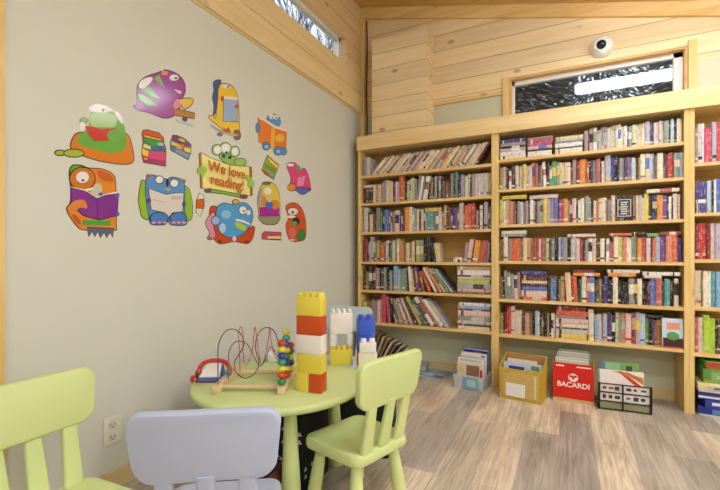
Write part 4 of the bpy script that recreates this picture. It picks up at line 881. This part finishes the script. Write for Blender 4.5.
# ------------------------------------------------------------------ things on the walls
cx_, cz_ = .247, 2.775
t = tag(empty('security_camera', (cx_, WB, cz_)), 'white dome security camera on the pine boards above the high window', 'camera')
Mx = Matrix.Rotation(R(90), 4, 'X')
b = MB(); b.lathe([(.03, .0005), (.082, .0005), (.086, .006), (.084, .022), (.07, .05), (.062, .062), (.03, .066)], 36, 0, Mx @ Matrix.Rotation(0, 4, 'X')); b.obj('housing', WHITE, t)
Mh = Matrix.Translation((-.006, -.055, -.002)) @ Matrix.Rotation(R(105), 4, 'X') @ Matrix.Rotation(R(0), 4, 'Z')
b = MB(); b.lathe([(.052, -.012), (.058, .004), (.054, .02), (.045, .028), (.036, .026)], 32, 0, Mh); b.obj('collar', WHITE, t)
b = MB(); b.sphere((-.006, -.074, -.007), .036, 24); b.obj('lens_dome', mat('lens_black', (16, 14, 15), .08, .02, 5, .6), t)
t = tag(empty('wall_socket', (WL, 1.206, .275)), 'white double wall socket low on the painted wall behind the chairs', 'socket')
Ms = Matrix.Rotation(R(90), 4, 'Y') @ Matrix.Rotation(R(90), 4, 'Z')
b = MB(); b.slab(rrect(.085, .13, .006), .0004, .007, .003, 0, Ms); b.obj('cover_plate', mat('socket_ivory', (226, 220, 204), .4), t)
for s in (-1, 1):
    b = MB(); b.slab(rrect(.036, .032, .012), .0065, .0095, .0012, 0, Matrix.Translation((0, 0, s * .0285)) @ Ms); o = b.obj('socket_face', mat('socket_face', (214, 207, 190), .4), t)
    b = MB()
    for dx in (-.008, .008): b.box((.0094, dx - .0015, s * .0285 - .003), (.0099, dx + .0015, s * .0285 + .008))
    b.box((.0094, -.003, s * .0285 - .012), (.0099, .003, s * .0285 - .007)); b.obj('slot', BLACK, o, smooth=False)
b = MB(); P = [(WL + .062, WB - .012, z) for z in (2.25, 2.5, 2.75, 3.0, 3.3, 3.52)]; P = [(x + .004 * math.sin(k * 2.1), y, z) for k, (x, y, z) in enumerate(P)]
b.tube(catmull(P, 5, False), .006, 8); tag(b.obj('cable', mat('cable_dark', (70, 56, 44), .6)), 'thin dark cable running down the pine corner above the bookcase', 'cable')

# ------------------------------------------------------------------ wall stickers
INK = (44, 36, 34)
def stk(label, crop, shapes, name='wall_sticker'):
    """printed cut-out: shapes are (colour, points[, style]) in units of the crop; each lies on the wall at its real size"""
    x0_, y0_, k = crop
    def W(p): q = at_x(x0_ + p[0] * k, y0_ + p[1] * k, WL); return (q.y, q.z)
    first = None; b = MB(); mats = []; org = None
    for li, sh in enumerate(shapes):
        c, pts = sh[0], sh[1]; st = sh[2] if len(sh) > 2 else 's'
        if st == 'e':
            (ex_, ey_), (rx_, ry_) = pts; pts = [(ex_ + rx_ * math.cos(2 * math.pi * i / 20), ey_ + ry_ * math.sin(2 * math.pi * i / 20)) for i in range(20)]
        elif st == 's': pts = catmull(pts, 5)
        Q = [W(p) for p in pts]
        A = sum(Q[i][0] * Q[(i + 1) % len(Q)][1] - Q[(i + 1) % len(Q)][0] * Q[i][1] for i in range(len(Q)))
        if A < 0: Q.reverse()
        if org is None: org = Vector((WL, sum(p[0] for p in Q) / len(Q), sum(p[1] for p in Q) / len(Q)))
        def layer(Q, z0, z1, col):
            m = mat('ink_' + '_'.join(map(str, col)), col, .16, .05, 14, .5)
            if m not in mats: mats.append(m)
            b.rings([[(z, p[0] - org.y, p[1] - org.z) for p in Q] for z in (z0, z1)], mats.index(m))
        z = .0012 + li * .00035
        if st != 'n' and (li < 3 or len(sh) > 3):
            n = len(Q); O = []
            for i in range(n):
                a, c2 = Q[i - 1], Q[(i + 1) % n]; tx, ty = c2[0] - a[0], c2[1] - a[1]; l = math.hypot(tx, ty) or 1
                O.append((Q[i][0] + ty / l * .0042, Q[i][1] - tx / l * .0042))
            layer(O, .0003, z - .0002, INK)
        layer(Q, .0004, z, c)
    o = b.obj(name, mats, None, org, smooth=False); tag(o, label, 'sticker', 'reading monster stickers on the painted wall')
    return o, W, org
G_, OR_, RD_, WH_, PU_, YE_, BL_, PK_ = (110, 178, 70), (222, 130, 40), (206, 56, 38), (240, 236, 228), (160, 74, 156), (238, 206, 66), (82, 146, 206), (222, 92, 150)
stk('sticker of a green monster with a red book in an orange beanbag', (50, 95, 90 / 588), [
    (OR_, [(185, 250), (148, 290), (136, 335), (155, 365), (215, 395), (330, 430), (470, 450), (535, 440), (545, 400), (525, 300), (500, 255), (430, 230), (300, 250)]),
    ((168, 176, 66), ((65, 378), (32, 15)), 'e'), ((178, 186, 74), ((155, 380), (64, 23)), 'e'),
    (G_, [(190, 262), (184, 318), (260, 345), (370, 375), (468, 366), (498, 312), (490, 230), (470, 170), (430, 130), (390, 108), (320, 105), (262, 120), (254, 190), (225, 235)]),
    ((176, 206, 140), [(262, 128), (350, 112), (425, 140), (425, 205), (340, 210), (270, 200)], 's'),
    (RD_, [(228, 203), (280, 206), (330, 222), (430, 216), (420, 298), (290, 302), (250, 262)], 'p'), (G_, [(372, 250), (420, 230), (440, 300), (395, 310)]),
    (WH_, [(250, 82), (300, 60), (360, 70), (402, 100), (350, 114), (268, 108)]), ((150, 178, 130), ((220, 168), (28, 24)), 'e'), (WH_, ((208, 205), (20, 28)), 'e'), (WH_, [(415, 118), (440, 112), (472, 160), (470, 190), (440, 160)]), (INK, ((345, 100), (9, 8)), 'e')])
stk('sticker of a purple dinosaur with green stripes reading a brown book', (130, 60, 1 / 7), [
    (PU_, [(50, 240), (60, 170), (110, 122), (200, 90), (250, 72), (330, 100), (375, 150), (385, 215), (365, 262), (345, 275), (350, 325), (300, 392), (240, 404), (190, 390), (130, 366), (60, 350), (26, 326), (48, 308)]),
    ((190, 130, 60), [(310, 340), (455, 375), (450, 410), (310, 385)], 'p'), ((236, 190, 84), [(350, 275), (436, 272), (428, 312), (380, 342), (352, 300)]),
    ((128, 186, 76), [(165, 130), (205, 105), (240, 195)], 'p'), ((128, 186, 76), [(75, 210), (130, 185), (210, 275), (150, 260)], 'p'), ((128, 186, 76), [(52, 235), (80, 240), (200, 325), (120, 320), (62, 280)], 'p'),
    (WH_, [(60, 190), (70, 150), (120, 122), (155, 126), (140, 160), (92, 200)]), (WH_, ((306, 124), (32, 22)), 'e'), (INK, ((318, 128), (8, 8)), 'e'), ((232, 150, 80), ((240, 92), (24, 16)), 'e'), (WH_, ((220, 62), (11, 16)), 'e'),
    ((226, 140, 150), [(326, 272), (350, 300), (348, 326), (312, 344), (300, 312)]), ((206, 208, 204), [(322, 410), (380, 425), (446, 452), (440, 470), (390, 450), (330, 432)]), ((70, 70, 110), ((380, 416), (18, 16)), 'e'), ((240, 200, 190), [(300, 205), (355, 220), (350, 240), (330, 232)], 'p')])
stk('sticker of an orange striped monster behind an open purple book', (60, 160, 65 / 388), [
    ((228, 140, 44), [(62, 62), (110, 32), (170, 50), (250, 56), (312, 86), (330, 150), (332, 380), (320, 418), (150, 416), (100, 390), (42, 300), (62, 258), (70, 200), (60, 110)]),
    ((96, 100, 128), [(160, 405), (320, 412), (312, 460), (296, 430), (278, 462), (262, 428), (240, 462), (226, 424), (206, 456), (192, 424), (172, 456)], 'p'),
    ((104, 168, 60), [(60, 72), (80, 32), (150, 46), (182, 78), (110, 66)]), ((204, 198, 174), [(182, 195), (205, 150), (232, 138), (250, 165), (245, 195), (222, 222)]),
    ((208, 98, 44), [(225, 62), (290, 80), (320, 120), (290, 130), (240, 110)]), ((206, 124, 42), ((132, 112), (74, 66)), 'e', 1), (WH_, ((132, 103), (38, 34)), 'e'), (INK, ((134, 122), (9, 6)), 'e'),
    (WH_, [(66, 160), (150, 182), (215, 222), (260, 205), (343, 188), (343, 205), (216, 240), (66, 176)], 'p'), ((134, 46, 148), [(65, 168), (150, 192), (218, 234), (270, 214), (345, 200), (336, 330), (232, 355), (140, 330), (65, 262)], 'p', 1), ((112, 34, 130), [(214, 234), (222, 232), (226, 352), (218, 352)], 'p'),
    ((224, 132, 52), [(78, 248), (140, 240), (158, 288), (112, 286), (90, 330), (130, 398), (92, 380), (44, 302)]), ((206, 84, 36), [(66, 330), (100, 336), (122, 384), (96, 376)]), ((66, 168, 72), [(134, 358), (300, 364), (296, 390), (140, 388)], 'p'), ((92, 96, 190), ((338, 212), (13, 15)), 'e'), ((92, 96, 190), ((338, 322), (12, 14)), 'e'), ((92, 96, 190), ((240, 204), (12, 10)), 'e'), (WH_, [(110, 168), (140, 176), (190, 165), (200, 172), (150, 188)], 'p')])
stk('sticker of a tall rainbow pile of books', (133, 125, 67 / 720), [
    ((208, 84, 36), [(98, 95), (110, 62), (150, 55), (280, 90), (325, 140), (328, 185), (345, 240), (350, 300), (350, 440), (110, 398), (98, 330), (100, 250), (112, 180)], 'p'),
    ((240, 196, 60), [(120, 108), (290, 152), (298, 178), (118, 128)], 'p'), ((60, 156, 70), [(116, 135), (330, 185), (325, 226), (210, 232), (122, 180)], 'p'), ((64, 104, 168), [(112, 190), (210, 232), (345, 242), (348, 290), (190, 280), (106, 262)], 'p'),
    ((236, 226, 110), [(115, 198), (188, 230), (184, 265), (105, 240)], 'p'), ((150, 200, 206), [(262, 190), (325, 192), (322, 226), (262, 222)], 'p'), ((238, 206, 66), [(96, 250), (165, 282), (160, 340), (98, 322)], 'p'), ((216, 64, 136), [(165, 290), (350, 326), (345, 386), (165, 356)], 'p'), ((176, 50, 110), [(108, 350), (350, 392), (345, 438), (115, 394)], 'p'), ((240, 190, 150), [(112, 352), (150, 360), (148, 378), (114, 368)], 'p')])
stk('sticker of a small tilted heap of purple and yellow books', (133, 125, 67 / 720), [
    ((116, 112, 142), [(428, 112), (480, 118), (560, 155), (622, 212), (618, 292), (596, 372), (404, 266), (402, 192)], 'p'), ((150, 52, 122), [(428, 118), (470, 130), (560, 180), (616, 216), (560, 216), (430, 158)], 'p'), ((206, 206, 90), [(490, 138), (556, 162), (552, 186), (500, 170)], 'p'), ((200, 206, 110), [(412, 176), (520, 220), (530, 250), (404, 210)], 'p'),
    ((240, 206, 60), [(545, 240), (620, 252), (612, 302), (550, 280)], 'p'), ((226, 180, 70), [(470, 205), (520, 220), (515, 265), (470, 250)], 'p'), ((132, 156, 186), [(450, 260), (600, 315), (592, 366), (450, 292)], 'p'), ((214, 110, 70), [(520, 200), (548, 212), (546, 262), (520, 250)], 'p')])
stk('sticker of a blue monster with a newspaper in a green armchair', (135, 170, 65 / 531), [
    ((150, 192, 58), [(52, 98), (80, 92), (118, 120), (125, 380), (62, 386), (42, 320), (30, 240)]), ((150, 192, 58), [(385, 150), (430, 148), (455, 210), (466, 290), (458, 398), (395, 390)]),
    ((90, 150, 212), [(96, 62), (140, 44), (225, 68), (265, 80), (300, 62), (380, 80), (402, 140), (402, 340), (418, 440), (300, 446), (270, 412), (240, 442), (140, 442), (118, 400), (88, 200)]),
    ((176, 90, 50), ((106, 50), (18, 16)), 'e'), ((176, 90, 60), ((398, 92), (14, 16)), 'e'), (INK, ((262, 105), (12, 34)), 'e'), (WH_, ((196, 80), (32, 29)), 'e', 1), (WH_, ((317, 108), (32, 30)), 'e', 1),
    ((222, 214, 204), [(108, 152), (180, 178), (250, 202), (320, 190), (392, 190), (382, 340), (302, 346), (270, 386), (236, 346), (130, 322)], 'p', 1), ((196, 188, 180), [(140, 235), (240, 262), (240, 270), (140, 243)], 'p'), ((196, 188, 180), [(290, 215), (380, 212), (380, 240), (290, 243)], 'p'),
    ((72, 132, 200), ((194, 392), (72, 44)), 'e', 1), ((72, 132, 200), ((350, 392), (66, 44)), 'e', 1)] + [((224, 150, 190), ((x, 430), (17, 10)), 'e') for x in (150, 195, 238, 312, 352, 392)] + [((90, 80, 150), ((110, 250), (14, 24)), 'e'), ((90, 80, 150), ((394, 280), (13, 24)), 'e'), ((214, 180, 70), ((260, 158), (20, 8)), 'e')])
o, W, org = stk('sticker of a green three-eyed monster holding a yellow banner with orange words', (190, 135, 1 / 7), [
    ((246, 234, 148), [(65, 132), (76, 124), (150, 165), (262, 206), (425, 224), (432, 425), (412, 424), (74, 370)], 'p'), ((140, 186, 70), [(130, 376), (250, 398), (386, 424), (372, 442), (240, 412), (112, 396)], 'p'),
    ((148, 196, 88), [(206, 150), (226, 178), (262, 202), (320, 208), (318, 168), (290, 130), (230, 125)]), ((120, 80, 100), ((124, 390), (26, 17)), 'e'), ((120, 80, 70), ((376, 432), (28, 17)), 'e'),
    ((158, 196, 92), ((350, 190), (42, 26)), 'e', 1), ((150, 196, 96), ((188, 104), (34, 36)), 'e', 1), ((150, 196, 96), ((312, 116), (33, 36)), 'e', 1), ((150, 196, 96), ((246, 94), (40, 40)), 'e', 1), (WH_, ((190, 104), (25, 28)), 'e'), (WH_, ((312, 116), (24, 28)), 'e'), (WH_, ((246, 92), (30, 31)), 'e'),
    (INK, ((232, 148), (11, 13)), 'e'), (INK, ((276, 156), (11, 13)), 'e'), (INK, ((250, 122), (8, 8)), 'e'),
    ((246, 234, 148), [(74, 140), (150, 172), (262, 212), (262, 240), (74, 200)], 'p'), ((170, 112, 46), [(60, 134), (74, 126), (84, 372), (70, 368)], 'p'), ((170, 112, 46), [(414, 224), (428, 226), (434, 424), (420, 424)], 'p')] +
    [((166, 206, 92), ((x, y), (13, 24)), 'e') for x, y in ((60, 250), (78, 238), (100, 245), (82, 272))] + [((166, 206, 92), ((x, y), (12, 22)), 'e') for x, y in ((400, 300), (420, 318), (432, 340), (412, 346))])
ORI = mat('ink_words', (206, 104, 30), .3)
p1, p2 = W((130, 245)), W((380, 300)); mid = W((255, 290)); wd = abs(p2[0] - p1[0])
Mw = Matrix(((0, 0, 1, .0135), (1, 0, 0, mid[0] - org.y), (0, 1, 0, mid[1] - org.z - .004), (0, 0, 0, 1)))
text('We love\nreading!', .09, Mw, ORI, o, 'lettering', .0012)['label'] = 'orange words on the yellow banner'
stk('sticker of a yellow dinosaur with a blue mane holding a pale blue page', (205, 75, 90 / 519), [
    ((240, 200, 60), [(72, 72), (110, 50), (160, 70), (188, 130), (196, 260), (192, 335), (130, 332), (55, 275), (22, 245), (38, 234), (62, 250), (66, 190)]), ((70, 92, 150), [(50, 42), (90, 32), (74, 80), (72, 130), (64, 200), (48, 232), (52, 180), (44, 130), (52, 90)]),
    ((132, 80, 44), ((184, 346), (20, 27)), 'e'), ((176, 168, 150), [(30, 285), (100, 320), (190, 345), (150, 352), (60, 318)]), ((130, 120, 120), ((85, 342), (18, 13)), 'e'),
    ((158, 184, 220), [(106, 128), (186, 142), (186, 270), (104, 266)], 'p', 1), (WH_, [(108, 122), (186, 134), (186, 144), (108, 138)], 'p'), (WH_, ((122, 66), (24, 12)), 'e'), (INK, ((130, 68), (5, 6)), 'e'), ((206, 66, 40), ((98, 136), (9, 15)), 'e'), ((206, 66, 40), ((180, 180), (10, 10)), 'e'), ((206, 84, 34), [(104, 302), (118, 316), (132, 300), (148, 335), (112, 330)], 'p'), ((206, 66, 40), [(128, 52), (150, 60), (140, 66)], 'p')])
stk('sticker of a small blue monster peeping over an orange book', (205, 75, 90 / 519), [
    (BL_, ((394, 268), (42, 40)), 'e'), ((234, 124, 40), [(306, 244), (346, 262), (400, 300), (470, 326), (464, 440), (395, 428), (310, 384)], 'p'), (BL_, ((304, 305), (11, 26)), 'e'), (BL_, ((352, 410), (22, 22)), 'e', 1), (BL_, ((420, 438), (24, 23)), 'e', 1), (BL_, ((452, 440), (18, 21)), 'e', 1),
    (WH_, ((383, 240), (15, 14)), 'e'), (WH_, ((408, 244), (14, 13)), 'e'), (INK, ((386, 244), (4, 5)), 'e'), (INK, ((408, 248), (4, 5)), 'e'), ((244, 232, 214), [(308, 242), (348, 256), (402, 292), (470, 315), (470, 328), (398, 306), (345, 270), (308, 252)], 'p'), ((240, 182, 70), [(380, 304), (402, 312), (396, 430), (376, 422)], 'p'), ((244, 190, 76), ((430, 365), (26, 24)), 'e'), ((176, 206, 226), ((352, 414), (10, 10)), 'e'), ((176, 206, 226), ((420, 442), (10, 10)), 'e')])
stk('tiny sticker of an orange and white pencil stub', (195, 190, 70 / 572), [((232, 222, 206), [(35, 28), (70, 42), (72, 130), (42, 214), (10, 182), (12, 90)], 'p'), ((218, 110, 36), [(12, 84), (70, 74), (68, 150), (12, 146)], 'p')])
stk('sticker of a fat blue monster lounging on a red sofa', (195, 190, 70 / 572), [
    ((206, 74, 38), [(120, 160), (160, 134), (182, 160), (190, 330), (330, 376), (420, 332), (470, 296), (486, 330), (442, 432), (320, 420), (190, 434), (130, 330)]), ((222, 150, 180), [(130, 195), (160, 196), (148, 300), (166, 370), (142, 400), (100, 396), (120, 350), (86, 272)]),
    ((82, 162, 220), [(180, 150), (230, 110), (300, 120), (350, 108), (420, 112), (466, 170), (466, 250), (420, 330), (370, 370), (290, 386), (210, 350), (172, 260)]), ((120, 76, 40), ((202, 420), (20, 15)), 'e'), ((120, 76, 40), ((420, 424), (20, 14)), 'e'), ((222, 180, 80), ((330, 98), (26, 18)), 'e', 1), ((160, 184, 226), ((166, 250), (34, 34)), 'e', 1), (WH_, ((388, 165), (30, 33)), 'e', 1), (WH_, ((434, 184), (17, 21)), 'e'), (INK, ((396, 172), (7, 8)), 'e'),
    ((176, 206, 72), [(330, 262), (420, 300), (388, 334), (330, 298)]), (WH_, [(332, 236), (390, 246), (450, 276), (444, 286), (380, 262), (330, 252)], 'p'), ((190, 206, 230), ((222, 312), (24, 40)), 'e'), ((150, 196, 230), ((250, 200), (40, 34)), 'e'), ((200, 226, 240), ((318, 398), (14, 22)), 'e'), ((160, 120, 60), ((116, 392), (18, 11)), 'e')])
stk('sticker of a small green and yellow leaning book pile', (252, 145, 63 / 309), [((150, 176, 76), [(74, 50), (132, 100), (120, 130), (106, 170), (46, 122), (58, 95)], 'p'), ((238, 210, 80), [(78, 56), (130, 104), (122, 116), (84, 84)], 'p'), ((206, 76, 46), [(48, 118), (78, 142), (92, 158), (60, 140)], 'p'), ((120, 150, 70), [(62, 90), (118, 120), (110, 140), (60, 110)], 'p'), ((130, 150, 176), [(80, 140), (108, 150), (104, 168), (80, 150)], 'p')])
stk('sticker of a plump yellow and purple monster with an orange band', (252, 145, 63 / 309), [((226, 206, 80), [(48, 198), (80, 182), (116, 200), (134, 250), (136, 340), (120, 385), (60, 386), (36, 350), (28, 260)]), ((150, 150, 110), [(34, 345), (132, 342), (120, 384), (60, 386)]), ((178, 40, 160), [(34, 308), (134, 308), (132, 345), (38, 348)], 'p'), ((226, 140, 50), ((52, 276), (22, 26)), 'e'), ((226, 140, 50), ((112, 292), (22, 24)), 'e'), ((84, 110, 196), ((82, 294), (20, 20)), 'e'), (WH_, ((76, 226), (18, 18)), 'e'), ((110, 110, 90), ((70, 188), (22, 9)), 'e'), ((172, 166, 150), [(30, 250), (48, 210), (44, 300), (32, 300)]), ((206, 206, 190), [(70, 262), (96, 262), (90, 280), (76, 280)], 'p')])
stk('sticker of a bright pink spiny dragon', (252, 145, 63 / 309), [((226, 74, 136), [(170, 96), (215, 90), (226, 128), (256, 115), (276, 150), (286, 215), (245, 240), (215, 222), (184, 218), (190, 160)]), ((226, 150, 48), ((194, 208), (20, 17)), 'e', 1), ((92, 110, 190), [(216, 212), (276, 212), (270, 232), (246, 242), (222, 228)]), ((120, 170, 90), ((226, 116), (11, 16)), 'e'), (WH_, ((188, 98), (18, 7)), 'e'), ((240, 150, 186), [(225, 160), (262, 150), (250, 200), (220, 200)], 'p'), ((90, 60, 70), ((282, 218), (7, 9)), 'e')])
stk('sticker of a shaggy red monster with a wide open mouth', (252, 145, 63 / 309), [((214, 90, 42), [(166, 302), (206, 284), (242, 310), (262, 370), (262, 450), (236, 470), (186, 466), (166, 400), (178, 358)]), ((62, 140, 70), ((240, 442), (20, 26)), 'e'), (WH_, ((200, 326), (25, 17)), 'e', 1), (INK, ((214, 374), (20, 20)), 'e'), ((86, 160, 90), ((206, 384), (16, 11)), 'e'), ((226, 110, 100), ((198, 430), (19, 25)), 'e'), (WH_, ((192, 352), (20, 7)), 'e'), (INK, ((198, 330), (6, 6)), 'e'), ((224, 196, 190), ((196, 466), (12, 6)), 'e')])
stk('sticker of one closed pink book with yellow pages', (252, 145, 63 / 309), [((206, 76, 110), [(48, 438), (60, 426), (144, 430), (142, 466), (48, 460)], 'p'), ((244, 214, 130), [(76, 446), (141, 446), (140, 461), (76, 459)], 'p')])
# ------------------------------------------------------------------ world, camera, colour
w = bpy.data.worlds.new('sky'); SC.world = w; w.use_nodes = True
bg = w.node_tree.nodes['Background']; bg.inputs['Color'].default_value = (0.86, 0.91, 1.0, 1); bg.inputs['Strength'].default_value = 0.95
cam = bpy.data.cameras.new('camera'); co = bpy.data.objects.new('camera', cam); COL.objects.link(co)
cam.sensor_width = 36; cam.lens = FPX / 720 * 36; cam.shift_y = (HY - 245) / 720; cam.clip_start = .02
co.location = (0, 0, CZ); co.rotation_euler = (R(90), 0, YAW); SC.camera = co
vs_ = SC.view_settings; vs_.view_transform = 'Standard'; vs_.look = 'None'; vs_.gamma = 1; vs_.use_curve_mapping = False; vs_.exposure = 1.0
